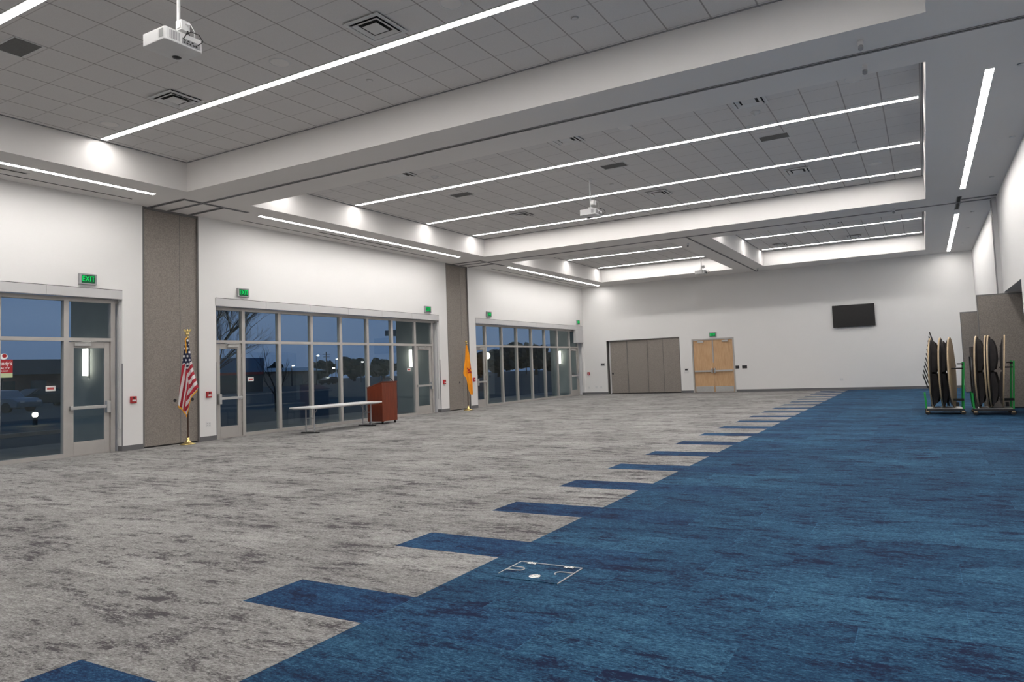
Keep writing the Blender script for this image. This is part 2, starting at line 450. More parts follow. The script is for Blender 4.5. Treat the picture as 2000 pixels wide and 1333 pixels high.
# baseboards
b = MB(); H = 0.105
for y0, y1 in ((YB, WIN[0][0]), (WIN[0][1], COL1[0]), (COL1[1], WIN[1][0]), (WIN[1][1], COL2[0]), (COL2[1], WIN[2][0]), (WIN[2][1], YF)):
    b.box(XL + 0.001, XL + 0.012, y0, y1, 0.001, H)
for y in (WIN[0][1], WIN[1][1], WIN[2][1]): b.box(XL - 0.13, XL + 0.012, y - 0.012, y - 0.001, 0.001, H)
struct(b.build('baseboard_left', 'baseboard_vinyl'))
b = MB()
for x0, x1 in ((XL, NX0), (NX1, DX0 - 0.01), (DX1 + 0.01, XR)): b.box(x0, x1, YF - 0.012, YF - 0.001, 0.001, H)
struct(b.build('baseboard_back', 'baseboard_vinyl'))
b = MB()
for y0, y1 in ((YB, OA[0]), (OA[1], OB[0]), (OB[1], YF)): b.box(XR - 0.012, XR - 0.001, y0, y1, 0.001, H)
struct(b.build('baseboard_right', 'baseboard_vinyl'))

# ------------------------------------------------------------------ ceiling: soffit with recessed trays
TRAYS = [(TL, TR, -0.50, 8.563), (TL, TR, 10.043, 19.092), (TL, -6.774, 20.776, 28.549), (-5.540, TR, 20.776, 28.549)]
b = MB(); ZC = ZT + 0.25
def cs(x0, x1, y0, y1): b.box(x0, x1, y0, y1, ZS, ZC)
cs(XL - 0.4, TL, YB - 0.2, YF + 0.3); cs(TR, XR + 0.3, YB - 0.2, YF + 0.3)
for y0, y1 in ((YB - 0.2, -0.50), (8.563, 10.043), (19.092, 20.776), (28.549, YF + 0.3)): cs(TL, TR, y0, y1)
cs(-6.774, -5.540, 20.776, 28.549)
struct(b.build('ceiling', 'soffit_paint'))
b = MB()
for x0, x1, y0, y1 in TRAYS: b.box(x0 + 0.001, x1 - 0.001, y0 + 0.001, y1 - 0.001, ZT, ZT + 0.06)
struct(b.build('ceiling', 'ceiling_tile'))
n_trim = 0
def trim(bm, mats, **k):
    global n_trim
    n_trim += 1
    return struct(bm.build('trim_%d' % n_trim, mats, **k))
# wall angle round the edge of each tiled tray
b = MB()
for x0, x1, y0, y1 in TRAYS:
    z0, z1 = ZT - 0.012, ZT - 0.001
    b.box(x0 + 0.001, x0 + 0.022, y0, y1, z0, z1); b.box(x1 - 0.022, x1 - 0.001, y0, y1, z0, z1)
    b.box(x0, x1, y0 + 0.001, y0 + 0.022, z0, z1); b.box(x0, x1, y1 - 0.022, y1 - 0.001, z0, z1)
trim(b, 'track_grey')
# operable-wall tracks in the soffit
def track(x0, x1, y, w=0.05):
    b = MB(); z1 = ZS - 0.001
    b.mat(0).box(x0, x1, y - w/2 - 0.02, y - w/2, ZS - 0.012, z1); b.box(x0, x1, y + w/2, y + w/2 + 0.02, ZS - 0.012, z1)
    b.mat(1).box(x0, x1, y - w/2, y + w/2, ZS - 0.004, z1); return trim(b, ['track_grey', 'dark_gap'])
def track_y(y0, y1, x, w=0.05, z=ZS):
    b = MB(); z1 = z - 0.001
    b.mat(0).box(x - w/2 - 0.02, x - w/2, y0, y1, z - 0.012, z1); b.box(x + w/2, x + w/2 + 0.02, y0, y1, z - 0.012, z1)
    b.mat(1).box(x - w/2, x + w/2, y0, y1, z - 0.004, z1); return trim(b, ['track_grey', 'dark_gap'])
track(XL, XR, 9.30, 0.035); track(XL, XR, 20.10, 0.035)
for yc in (9.30, 20.10):
    track(XL, -13.32, yc - 0.42); track(XL, -13.32, yc + 0.50)
    track_y(yc - 0.45, yc + 1.12, -13.30)
track_y(20.10 + 0.05, YF, -6.123, 0.03)
track_y(19.35, 21.05, 0.97, 0.07)
track(1.02, XR, 19.72, 0.05)
# slots between soffit and left wall, linear slot diffusers
for y0, y1 in ((-0.1, 8.27), (10.84, 18.35), (21.56, 29.45)):
    trim(MB().box(-14.09, -14.065, y0, y1, ZS - 0.006, ZS - 0.001), 'dark_gap')
slot_lab = ['black linear slot diffuser in the soffit nearest the left edge of the photo', 'black linear slot diffuser above the middle storefront between wall slot and strip light', 'black linear slot diffuser above the far storefront next to the strip light']
for k, (y0, y1) in enumerate(((2.7, 6.25), (12.87, 16.34), (23.68, 27.24))):
    t = thing('slot_diffuser', (-13.74, (y0+y1)/2, ZS), 0, slot_lab[k], 'air vent', 'linear slot diffusers')
    h = (y1-y0)/2
    MB().box(-0.035, 0.035, -h, h, -0.004, -0.001).build('slot', 'dark_gap', t)
    MB().box(-0.055, -0.035, -h-0.02, h+0.02, -0.008, -0.001).box(0.035, 0.055, -h-0.02, h+0.02, -0.008, -0.001).build('frame', 'soffit_paint', t)

# jamb of the operable wall where the second track meets the right wall
trim(MB().mat(0).box(XR - 0.10, XR - 0.001, 19.98, 20.22, 0.001, ZS - 0.02).mat(1).box(XR - 0.112, XR - 0.10, 19.97, 20.02, 0.001, ZS - 0.02).box(XR - 0.112, XR - 0.10, 20.18, 20.23, 0.001, ZS - 0.02), ['fascia_metal', 'track_grey'])

# ------------------------------------------------------------------ strip lights
def strip(loc, length, rz, label, group, w=0.105, lens='strip_lens'):
    t = thing('linear_light', loc, rz, label, 'ceiling light', group)
    h = length/2
    MB().box(-h, h, -w/2, w/2, -0.008, -0.002).build('lens', lens, t)
    MB().box(-h-0.012, h+0.012, -w/2-0.012, -w/2, -0.010, -0.001).box(-h-0.012, h+0.012, w/2, w/2+0.012, -0.010, -0.001)\
        .box(-h-0.012, -h, -w/2, w/2, -0.010, -0.001).box(h, h+0.012, -w/2, w/2, -0.010, -0.001).build('housing', 'white_plastic', t)
    return t
g = 'long strip lights in the ceiling trays'
xa, xb = -12.62, 0.165
mid, ln = (xa+xb)/2, xb-xa
for y, lab in ((1.02, 'recessed strip light in the near tray, behind the top left corner one'),
               (3.97, 'recessed strip light cutting the top left corner of the photo'),
               (6.92, 'long strip light running from upper left tray wall to the top edge'),
               (10.79, 'strip light hidden behind the near beam of the middle tray'),
               (13.13, 'longest strip light of the middle tray, the one nearest the viewer'),
               (16.00, 'strip light crossing behind the middle projector pole'),
               (18.34, 'farthest strip light of the middle tray, interrupted by the projector body')):
    strip((mid, y, ZT), ln, 0, lab, g)
for y, lab in ((21.70, 'near strip light of the far left tray hidden by the beam'), (25.07, 'upper short strip light in the far left tray'), (28.01, 'lower strip light in the far left tray behind the far projector')):
    strip(((-12.62-6.88)/2, y, ZT), 12.62-6.88, 0, lab, g)
for y, lab in ((21.70, 'near strip light of the far right tray hidden by the beam'), (25.07, 'upper strip light in the far right tray'), (28.01, 'lowest strip light in the far right tray, close to its white end wall')):
    strip(((-5.44+0.165)/2, y, ZT), 5.44+0.165, 0, lab, g)
g = 'strip lights in the side soffits'
for y0, y1, lab in ((0.5, 8.30, 'soffit strip light above the nearest storefront at left edge'), (10.78, 18.55, 'soffit strip light above the middle storefront'), (21.61, 29.61, 'soffit strip light above the far storefront')):
    strip((-13.37, (y0+y1)/2, ZS), y1-y0, PI/2, lab, g, lens='soffit_strip_lens')
for y0, y1, lab in ((0.5, 8.30, 'right soffit strip light nearest the viewer'), (10.77, 18.43, 'steep bright strip light at upper right edge of the photo'), (21.75, 29.54, 'short looking strip light in the right soffit near the far wall')):
    strip((1.0, (y0+y1)/2, ZS), y1-y0, PI/2, lab, g, lens='soffit_strip_lens')

# ------------------------------------------------------------------ ceiling fittings
def diffuser(loc, label, proto=[None]):
    if proto[0]: return again(proto[0], loc, 0, label)
    t = thing('ceiling_diffuser', loc, 0, label, 'air vent', 'square air diffusers')
    b = MB(); s = 0.27
    def ring(b, o, i, z0, z1):
        b.add([(-o,-o,z0),(o,-o,z0),(o,o,z0),(-o,o,z0),(-i,-i,z1),(i,-i,z1),(i,i,z1),(-i,i,z1)],
              [(0,1,5,4),(1,2,6,5),(2,3,7,6),(3,0,4,7)])
    MB().box(-s, s, -s+0.03, s-0.03, -0.003, -0.001).build('backing', 'dark_gap', t)
    r = MB(); ring(r, s+0.015, s-0.03, -0.02, -0.012); ring(r, s-0.03, s-0.035, -0.012, -0.03); r.build('outer_frame', 'white_plastic', t, solid=0.004)
    r = MB(); ring(r, s-0.06, s-0.115, -0.035, -0.012); r.build('louvre', 'white_plastic', t, solid=0.004)
    MB().box(-0.115, 0.115, -0.115, 0.115, -0.032, -0.024).build('centre_plate', 'white_plastic', t, bevel=0.004)
    proto[0] = t; return t
for x, y, lab in ((-5.82, 6.45, 'square air diffuser beside the long strip light at top centre'),
                  (-9.92, 6.50, 'square air diffuser above the left tray corner, beside the long strip'),
                  (-2.35, 6.45, 'square air diffuser hidden above the top edge of the near tray'),
                  (-9.88, 11.62, 'square air diffuser in the middle tray nearest its left end'),
                  (-5.80, 11.62, 'square air diffuser at the near edge of middle tray, between two others'),
                  (-2.35, 11.62, 'square air diffuser beside the round detector in the middle tray'),
                  (-9.83, 16.70, 'square air diffuser left of the middle projector'),
                  (-5.76, 16.70, 'square air diffuser right of the middle projector'),
                  (-2.34, 16.70, 'square air diffuser in the right third of the middle tray, between far strips'),
                  (-2.34, 23.9, 'square air diffuser in the far right tray, upper one'),
                  (-2.0, 27.2, 'square air diffuser in the far right tray touching the lower strip light, right one'),
                  (-4.6, 27.2, 'square air diffuser in the far right tray touching the lower strip light, left one')):
    diffuser((x, y, ZT), lab)
def ret(loc, label, proto=[None]):
    if proto[0]: return again(proto[0], loc, 0, label)
    t = thing('return_grille', loc, 0, label, 'air vent', 'flat grey return grilles')
    MB().box(-0.27, 0.27, -0.155, 0.155, -0.006, -0.001).build('grille', 'return_grille', t)
    MB().box(-0.285, 0.285, -0.17, -0.155, -0.012, -0.001).box(-0.285, 0.285, 0.155, 0.17, -0.012, -0.001)\
        .box(-0.285, -0.27, -0.155, 0.155, -0.012, -0.001).box(0.27, 0.285, -0.155, 0.155, -0.012, -0.001).build('frame', 'white_plastic', t)
    proto[0] = t; return t
for x, y, lab in ((-9.97, 4.42, 'dark grey return grille below the top left strip light'), (-9.84, 13.85, 'flat grey return grille in the middle tray at its left'),
                  (-5.74, 13.80, 'flat grey return grille above the middle projector'), (-2.35, 13.87, 'flat grey return grille right of centre in the middle tray')):
    ret((x, y, ZT), lab)
def speaker(loc, label, proto=[None]):
    if proto[0]: return again(proto[0], loc, 0, label)
    t = thing('ceiling_speaker', loc, 0, label, 'speaker', 'round ceiling speakers')
    MB().cyl((0,0,-0.006), 0.125, 0.005, n=32).build('grille', 'soffit_paint', t)
    MB().lathe([(0.125,-0.001),(0.125,-0.01),(0.14,-0.01),(0.145,-0.001)], 32).build('trim_ring', 'white_plastic', t)
    proto[0] = t; return t
for x, y, lab in ((-11.79, 6.56, 'round ceiling speaker beside the left end of the long strip light'), (-7.61, 6.5, 'round ceiling speaker between the two near air diffusers'),
                  (-4.69, 6.5, 'round ceiling speaker at the top edge, touching the long strip light'), (-4.61, 11.68, 'faint round ceiling speaker right of the near middle diffuser'),
                  (-0.72, 11.68, 'round ceiling speaker near the right end of the middle tray'), (-11.6, 17.3, 'round ceiling speaker at the far left of the middle tray'),
                  (-0.75, 17.2, 'round ceiling speaker at the far right of the middle tray')):
    speaker((x, y, ZT), lab)
def detector(loc, label, proto=[None]):
    if proto[0]: return again(proto[0], loc, 0, label)
    t = thing('smoke_detector', loc, 0, label, 'smoke detector', 'smoke detectors on the tray ceiling')
    MB().lathe([(0.0,-0.012),(0.085,-0.012),(0.085,-0.001),(0.0,-0.001)], 24).build('base', 'white_plastic', t)
    MB().lathe([(0.065,-0.012),(0.06,-0.03),(0.035,-0.034),(0.032,-0.055),(0.0,-0.06)], 24).build('sensor', 'white_plastic', t)
    proto[0] = t; return t
detector((-2.37, 12.27, ZT), 'white round smoke detector beside the right near diffuser')
detector((-9.39, 12.21, ZT), 'white round smoke detector beside the left near diffuser of middle tray')
def sprinkler(loc, label, proto=[None]):
    if proto[0]: return again(proto[0], loc, 0, label)
    t = thing('sprinkler', loc, 0, label, 'sprinkler', 'flush sprinkler covers')
    MB().lathe([(0.0,-0.014),(0.036,-0.014),(0.04,-0.009),(0.026,-0.009),(0.026,-0.001)], 20).build('cover_plate', 'white_plastic', t)
    MB().lathe([(0.026,-0.004),(0.05,-0.004),(0.052,-0.001)], 20).build('escutcheon', 'satin_steel', t)
    proto[0] = t; return t
SPK = [(1.36, 10.85, ZS, 'first from the viewer in the right soffit'), (1.60, 14.5, ZS, 'second from the viewer in the right soffit'), (1.51, 17.58, ZS, 'in the right soffit just before the wall jamb'),
       (1.37, 21.65, ZS, 'just beyond the right wall jamb'), (1.38, 24.43, ZS, 'in the right soffit halfway between jamb and far wall'), (1.38, 27.77, ZS, 'in the right soffit closest to the far wall'),
       (-7.0, 7.6, ZT, 'in the near tray below the long strip light, left one'), (-3.6, 7.6, ZT, 'in the near tray at the top centre of the photo'),
       (-9.9, 18.0, ZT, 'at the far left of the middle tray'), (-11.2, 14.9, ZT, 'in the middle tray between its two left strip ends'),
       (-6.4, 15.2, ZT, 'just right of the middle projector'), (-3.2, 15.4, ZT, 'in the middle tray between the two right diffusers'), (-1.0, 15.2, ZT, 'near the right end of the middle tray')]
for x, y, z, lab in SPK: sprinkler((x, y, z), 'small round sprinkler cover ' + lab)
def sensor(loc, label, proto=[None]):
    if proto[0]: return again(proto[0], loc, 0, label)
    t = thing('motion_sensor', loc, 0, label, 'sensor', 'beam sensors')
    MB().cyl((0,0,-0.02), 0.035, 0.019).build('mount', 'white_plastic', t)
    b = MB().box(-0.035, 0.035, -0.05, 0.03, -0.085, -0.02); b.build('body', 'white_plastic', t, bevel=0.008)
    MB().tube([(0,-0.035,-0.085),(0,-0.055,-0.12)], 0.03, 14).build('lens', 'grey_plastic', t)
    proto[0] = t; return t
sensor((-0.45, 8.92, ZS), 'white sensor on the near side of the dark track line')
sensor((-0.46, 9.72, ZS), 'white sensor between the dark track line and the middle tray')
sensor((-0.49, 19.84, ZS), 'white sensor under the far beam')
sensor((-6.4, 21.2, ZS), 'tiny white sensor left of the lengthwise track')
sensor((-5.85, 28.9, ZS), 'tiny white sensor at the far end of the lengthwise track')

# ------------------------------------------------------------------ projectors
def projector(loc, pole_xy, label, drop):
    """loc = centre of the body top; pole reaches the tray ceiling"""
    t = thing('ceiling_projector', loc, 0, label, 'projector', 'white ceiling projectors')
    w, d, h = 0.40, 0.43, 0.135
    b = MB(); x0, x1, y0, y1 = -w/2, w/2, -d/2, d/2; c = 0.03
    b.prism([(x0, y0+c), (x0+c, y0), (x1-c*0.5, y0), (x1, y0+c*0.5), (x1, y1-c), (x1-c, y1), (x0+c, y1), (x0, y1-c)], -h, 0, 'z')
    b.build('body', 'white_plastic', t, bevel=0.006)
    v = MB()
    for k in range(7): v.box(x1 + 0.0005, x1 + 0.003, y0 + 0.05 + k*0.017, y0 + 0.06 + k*0.017, -h + 0.025, -0.02)
    v.build('side_vent', 'grey_plastic', t)
    v = MB()
    for k in range(4): v.box(x1 - 0.10 + k*0.018, x1 - 0.088 + k*0.018, y0 - 0.003, y0 - 0.0005, -h + 0.03, -0.02)
    v.build('vent', 'grey_plastic', t)
    p = MB().mat(0).box(x1 + 0.0005, x1 + 0.003, y0 + 0.185, y1 - 0.04, -h + 0.02, -0.055)
    p.build('port_panel', 'grey_plastic', t)
    j = MB()
    for k in range(5): j.box(x1 + 0.003, x1 + 0.007, y0 + 0.2 + k*0.034, y0 + 0.217 + k*0.034, -h + 0.03, -h + 0.045)
    for k in range(3): j.box(x1 + 0.003, x1 + 0.007, y0 + 0.2 + k*0.045, y0 + 0.222 + k*0.045, -h + 0.055, -h + 0.068)
    j.build('socket', 'black_plastic', t)
    MB().lathe([(0.0,-h-0.012),(0.03,-h-0.012),(0.035,-h-0.004),(0.045,-h-0.004),(0.045,-h+0.001)], 20, (x0+0.09, y1-0.1, 0)).build('lens', 'black_plastic', t)
    dx, dy = pole_xy
    m = MB().box(dx-0.10, dx+0.10, dy-0.07, dy+0.07, 0.002, 0.012).box(dx-0.05, dx+0.05, dy-0.03, dy+0.03, 0.012, 0.05)
    m.build('mount_plate', 'white_plastic', t)
    MB().cyl((dx, dy, 0.05), 0.019, drop - 0.05 - 0.013, n=14).build('pole', 'white_plastic', t)
    MB().cyl((dx, dy, drop - 0.013), 0.06, 0.011).build('ceiling_flange', 'white_plastic', t)
    bx = MB().box(dx+0.022, dx+0.12, dy-0.05, dy+0.05, 0.09, 0.20)
    box = bx.build('junction_box', 'white_plastic', t, bevel=0.004)
    MB().box(dx+0.035, dx+0.105, dy-0.056, dy-0.051, 0.11, 0.18).build('socket_cover', 'satin_steel', box)
    MB().tube([(dx+0.12,dy,0.17),(dx+0.17,dy+0.02,0.15),(dx+0.19,dy+0.05,0.08),(dx+0.15,dy+0.08,0.02),(dx+0.1,dy+0.1,0.004)], 0.005, 6).build('power_cord', 'white_plastic', t)
    MB().tube([(x1-0.03,0.03,0.006),(x1+0.03,0.05,0.03),(x1+0.09,0.10,0.0),(x1+0.10,0.14,-0.06),(x1+0.04,0.12,-h+0.04),(x1+0.006,0.1,-h+0.037)], 0.005, 6)\
        .tube([(x1-0.03,0.08,0.006),(x1+0.05,0.0,0.012),(x1+0.07,-0.03,-0.04),(x1+0.008,-0.02,-0.065)], 0.005, 6).build('data_cable', 'black_rubber', t)
    return t
projector((-6.82, 4.44, 5.0), (-0.02, 0.08), 'white projector hanging nearest, at the upper left of the photo', ZT - 5.0)
projector((-6.70, 14.60, 5.0), (0.05, -0.12), 'white projector hanging in the middle tray', ZT - 5.0)
projector((-7.66, 26.9, 4.97), (0.05, -0.08), 'small looking white projector in front of the far left tray', ZT - 4.97)

# ------------------------------------------------------------------ storefronts and glass doors
GY = 0.20       # glazing set back from the wall face
def glass_door(num, x0, x1, y_root, hinge_left, zt=2.225):
    """leaf between local x0..x1 on the storefront line; local frame of the wall"""
    r = sroot('door_%d' % num, (XL, y_root, 0), LEFT)
    fy0, fy1 = GY - 0.022, GY + 0.022
    st, top, bot = 0.105, 0.12, 0.27
    b = MB().box(x0, x0+st, fy0, fy1, 0.012, zt).box(x1-st, x1, fy0, fy1, 0.012, zt)
    b.box(x0+st, x1-st, fy0, fy1, zt-top, zt).box(x0+st, x1-st, fy0, fy1, 0.012, bot)
    b.build('door_leaf', 'frame_aluminium', r, bevel=0.003)
    MB().box(x0+st, x1-st, GY-0.004, GY+0.004, bot, zt-top).build('glass', 'window_glass', r)
    pb = MB().bar((x0+0.02, fy0-0.045, 0.93), (x1-0.02, fy0-0.045, 0.93), 0.035, 0.06)
    push = pb.build('push_bar', 'satin_steel', r, bevel=0.004)
    lx = (x1-0.06) if hinge_left else (x0+0.06)
    MB().box(lx-0.035, lx+0.035, fy0-0.085, fy0-0.001, 0.80, 1.04).build('latch_case', 'satin_steel', push, bevel=0.006)
    hx = (x0+0.05) if hinge_left else (x1-0.05)
    MB().box(hx-0.02, hx+0.02, fy0-0.05, fy0-0.001, 0.89, 0.97).build('end_bracket', 'satin_steel', push)
    cx0 = x0+0.10 if hinge_left else x1-0.40
    cl = MB().box(cx0, cx0+0.30, fy0-0.055, fy0-0.001, zt-0.085, zt-0.03).build('door_closer', 'satin_steel', r, bevel=0.004)
    MB().bar((cx0+0.05, fy0-0.03, zt-0.02), (cx0+0.27, fy0-0.11, zt-0.005), 0.02, 0.012).bar((cx0+0.27, fy0-0.11, zt-0.005), (cx0+0.42 if hinge_left else cx0-0.05, fy0-0.01, zt+0.01), 0.02, 0.012).build('closer_arm', 'satin_steel', cl)
    hb = MB()
    for z in (0.35, 1.15, 1.9): hb.cyl((x0+0.003 if hinge_left else x1-0.003, fy0-0.008, z), 0.008, 0.09, n=8)
    hb.build('hinge', 'satin_steel', r)
    return r
def storefront(num, y0, y1, mull, door_bays, door_nums):
    """mull: mullion centre positions (world y), including the jambs"""
    r = sroot('window_%d' % num, (XL, y0, 0), LEFT)
    L_ = lambda y: y - y0
    mw, fy0, fy1 = 0.042, GY - 0.055, GY + 0.055
    b = MB(); xs = [L_(m) for m in mull]
    for i, x in enumerate(xs): b.box(x-mw, x+mw, fy0, fy1, 0.001, 3.06)
    b.box(0.0, L_(y1), fy0+0.002, fy1-0.002, 3.02, 3.10)
    for i in range(len(xs)-1):
        b.box(xs[i]+mw, xs[i+1]-mw, fy0, fy1, 2.235, 2.305)
        if i not in door_bays: b.box(xs[i]+mw, xs[i+1]-mw, fy0, fy1, 0.001, 0.075)
        else: b.box(xs[i]+mw, xs[i+1]-mw, fy0, fy1, 0.001, 0.010)
    b.build('frame', 'frame_aluminium', r)
    for i in range(len(xs)-1):
        MB().box(xs[i]+mw, xs[i+1]-mw, GY-0.006, GY+0.006, 2.305, 3.02).build('transom_pane', 'window_glass', r)
        if i in door_bays:
            glass_door(door_nums[door_bays.index(i)], xs[i]+mw+0.004, xs[i+1]-mw-0.004, y0, i != 0)
        else:
            MB().box(xs[i]+mw, xs[i+1]-mw, GY-0.006, GY+0.006, 0.075, 2.235).build('pane', 'window_glass', r)
    # fascia of the shade pocket along the head of the opening
    f = MB(); n = 6; w = (y1-y0)/n
    for k in range(n): f.mat(0).box(XL-0.10, XL+0.012, y0+k*w+0.003, y0+(k+1)*w-0.003, 3.10, 3.278)
    f.mat(1).box(XL-0.09, XL+0.004, y0, y1, 3.105, 3.288)
    trim(f, ['fascia_metal', 'dark_gap'])
    trim(MB().box(XL - 0.10, XL - 0.06, y1 - 0.03, y1 - 0.002, 0.45, 3.05), 'fascia_metal')     # blind side channel
    return r
m2 = [10.50, 11.275, 12.345, 13.405, 14.47, 15.545, 16.615, 17.715, 18.60]
m3 = [21.10, 21.83, 22.98, 24.10, 25.30, 26.45, 27.62, 28.82, 29.68]
m1 = [m - 10.36 for m in m2[:-1]] + [8.20]
m1[-2] = 7.325; m1[-3] = 6.21; m1[-4] = 5.18
m1[0] = 0.0
storefront(1, WIN[0][0], WIN[0][1], m1, [7], [1])
storefront(2, WIN[1][0], WIN[1][1], m2, [0, 7], [2, 3])
storefront(3, WIN[2][0], WIN[2][1], m3, [0, 7], [4, 5])
# corner guards beside the openings and at the pocket niches
for y in (8.30, 10.42, 18.80): trim(MB().box(XL - 0.02, XL + 0.004, y - 0.004, y + 0.012, 0.106, 1.78), 'track_grey')
# projection screen / shade housing in the last opening
t = thing('shade_housing', (XL - 0.02, 29.55, 2.78), LEFT, 'grey box housing hung in the head of the far storefront', 'blind housing')
MB().box(-0.40, 0.38, -0.06, 0.08, -0.31, 0.31).build('case', 'fascia_metal', t, bevel=0.005)
MB().box(-0.40, 0.38, -0.065, -0.061, -0.30, -0.285).build('lip', 'track_grey', t)

# partition pockets in the two wall niches
def pocket(num, y0, seam, y1, handles):
    r = sroot('door_%d' % num, (XL, y0, 0), LEFT)
    w = y1 - y0; s = seam - y0; d = 0.045
    MB().box(0.025, s-0.006, d, d+0.05, 0.03, ZS-0.05).build('fabric_panel', 'panel_fabric', r)
    MB().box(s+0.006, w-0.025, d, d+0.05, 0.03, ZS-0.05).build('fabric_panel', 'panel_fabric', r)
    b = MB().box(0.001, 0.025, 0.004, 0.10, 0.001, ZS-0.002).box(w-0.025, w-0.001, 0.004, 0.10, 0.001, ZS-0.002)
    b.box(0.025, w-0.025, 0.02, 0.10, ZS-0.05, ZS-0.002).box(s-0.006, s+0.006, d-0.004, d+0.05, 0.03, ZS-0.05)
    b.box(0.025, 0.06, d-0.006, d, 0.03, ZS-0.05)
    b.build('edge_trim', 'panel_trim', r)
    MB().box(0.025, w-0.025, d+0.01, d+0.06, 0.001, 0.03).build('bottom_seal', 'black_rubber', r)
    for h in handles:
        q = MB().lathe([(0.0,0.0),(0.022,0.0),(0.034,0.006),(0.036,0.0)], 16).build('recessed_pull', 'dark_steel', r)
        q.location = (h - y0, d - 0.001, 0.96); q.rotation_euler = (PI/2, 0, 0)
    return r
pocket(6, COL1[0], 9.58, COL1[1], (9.45, 9.86))
pocket(7, COL2[0], 20.16, COL2[1], (19.95,))

# ------------------------------------------------------------------ far wall: folding partition and double door
r = sroot('door_8', (0, YF, 0), 0)
xs = [-13.13, -12.26, -11.26, -10.5, NX1 - 0.02]
b = MB(); b.box(NX0 + 0.001, NX0+0.02, -0.006, 0.30, 0.001, NZ-0.001).box(NX1-0.02, NX1-0.001, -0.006, 0.30, 0.001, NZ-0.001).box(NX0+0.02, NX1-0.02, -0.006, 0.30, NZ-0.03, NZ-0.001)
b.build('frame', 'panel_trim', r)
ZP = NZ - 0.04
ds = [0.10, 0.07, 0.05, 0.03]
for k in range(4):
    MB().box(xs[k]+0.004, xs[k+1]-0.004, ds[k], ds[k]+0.06, 0.045, ZP).build('folding_panel', 'panel_fabric', r)
MB().box(*[v for v in (xs[1]-0.01, xs[1]+0.008, 0.045, 0.11)], 0.045, ZP).box(xs[2]-0.006, xs[2]+0.004, 0.028, 0.06, 0.045, ZP).box(xs[3]-0.006, xs[3]+0.004, 0.015, 0.04, 0.045, ZP).build('panel_seam', 'panel_trim', r)
MB().box(NX0+0.07, xs[0]-0.004, 0.12, 0.17, 0.02, ZP).build('fixed_jamb_panel', 'fascia_metal', r)
MB().box(NX0+0.02, NX0+0.07, 0.2, 0.22, 0.01, ZP).box(xs[0], NX1-0.03, 0.06, 0.1, 0.003, 0.045).build('shadow_gap', 'dark_gap', r)
q = MB().lathe([(0.0,0.004),(0.03,0.0),(0.045,0.008),(0.05,0.0)], 16).build('recessed_pull', 'dark_steel', r); q.location = (-13.05, 0.098, 0.96); q.rotation_euler = (PI/2, 0, 0)

r = sroot('door_9', (0, YF, 0), 0)
fw = 0.06
MB().box(DX0+0.001, DX0+fw, -0.012, 0.13, 0.001, DZ-0.001).box(DX1-fw, DX1-0.001, -0.012, 0.13, 0.001, DZ-0.001).box(DX0+fw, DX1-fw, -0.012, 0.13, DZ-fw, DZ-0.001).build('frame', 'frame_aluminium', r)
mid_x = (DX0 + DX1) / 2
for sgn in (-1, 1):
    a, c = (DX0+fw+0.004, mid_x-0.003) if sgn < 0 else (mid_x+0.003, DX1-fw-0.004)
    lf = MB().box(a, c, 0.03, 0.075, 0.012, DZ-fw-0.004).build('door_leaf', 'maple', r)
    MB().box(a+0.03, c-0.03, 0.026, 0.0295, 0.02, 0.27).build('kick_plate', 'satin_steel', lf)
    pb = MB().bar((a+0.03, -0.02, 0.94), (c-0.03, -0.02, 0.94), 0.04, 0.07).build('push_bar', 'satin_steel', lf, bevel=0.004)
    ex = c-0.055 if sgn < 0 else a+0.055
    MB().box(ex-0.035, ex+0.035, -0.06, 0.029, 0.84, 1.06).build('latch_case', 'chrome', pb, bevel=0.006)
    ox = a+0.2 if sgn < 0 else c-0.45
    cl = MB().box(ox, ox+0.27, -0.03, 0.029, DZ-0.17, DZ-0.10).build('door_closer', 'satin_steel', lf, bevel=0.004)
    MB().bar((ox+0.13, -0.01, DZ-0.09), (ox+0.13+sgn*0.22, -0.12, DZ-0.075), 0.02, 0.012).bar((ox+0.13+sgn*0.22, -0.12, DZ-0.075), (ox+0.13, 0.0, DZ-0.06), 0.02, 0.012).build('closer_arm', 'satin_steel', cl)
MB().box(mid_x-0.025, mid_x+0.025, 0.005, 0.028, 1.3, DZ-fw-0.01).build('astragal', 'frame_aluminium', r)

# television
t = thing('television', (-2.43, YF, 2.965), FAR, 'large black flat television mounted high on the far wall', 'television')
MB().box(-0.78, 0.78, -0.10, -0.055, -0.445, 0.445).build('bezel', 'black_plastic', t, bevel=0.006)
MB().box(-0.765, 0.765, -0.103, -0.1005, -0.425, 0.432).build('screen', 'tv_screen', t)
MB().box(-0.25, 0.25, -0.054, -0.002, -0.2, 0.2).build('wall_bracket', 'dark_steel', t)

# ------------------------------------------------------------------ small wall devices
def exit_sign(loc, rz, label, proto=[None]):
    if proto[0]: return again(proto[0], loc, rz, label)
    t = thing('exit_sign', loc, rz, label, 'exit sign', 'green exit signs')
    MB().box(-0.16, 0.16, -0.055, -0.001, -0.105, 0.105).build('housing', 'grey_plastic', t, bevel=0.005)
    MB().box(-0.125, 0.125, -0.058, -0.0555, -0.078, 0.078).build('face', 'exit_green_dim', t)
    text('lettering', 'EXIT', 0.15, 'exit_green', t, (0, -0.061, 0.0), sx=0.78)
    proto[0] = t; return t
for y, z, lab in ((7.62, 3.45, 'above the nearest storefront at the left edge'), (11.14, 3.455, 'above the left door of the middle storefront'), (18.18, 3.445, 'above the right door of the middle storefront'),
                  (21.83, 3.46, 'above the left end of the far storefront'), (29.45, 3.46, 'above the right end of the far storefront by the room corner')):
    exit_sign((XL, y, z), LEFT, 'green exit sign ' + lab)
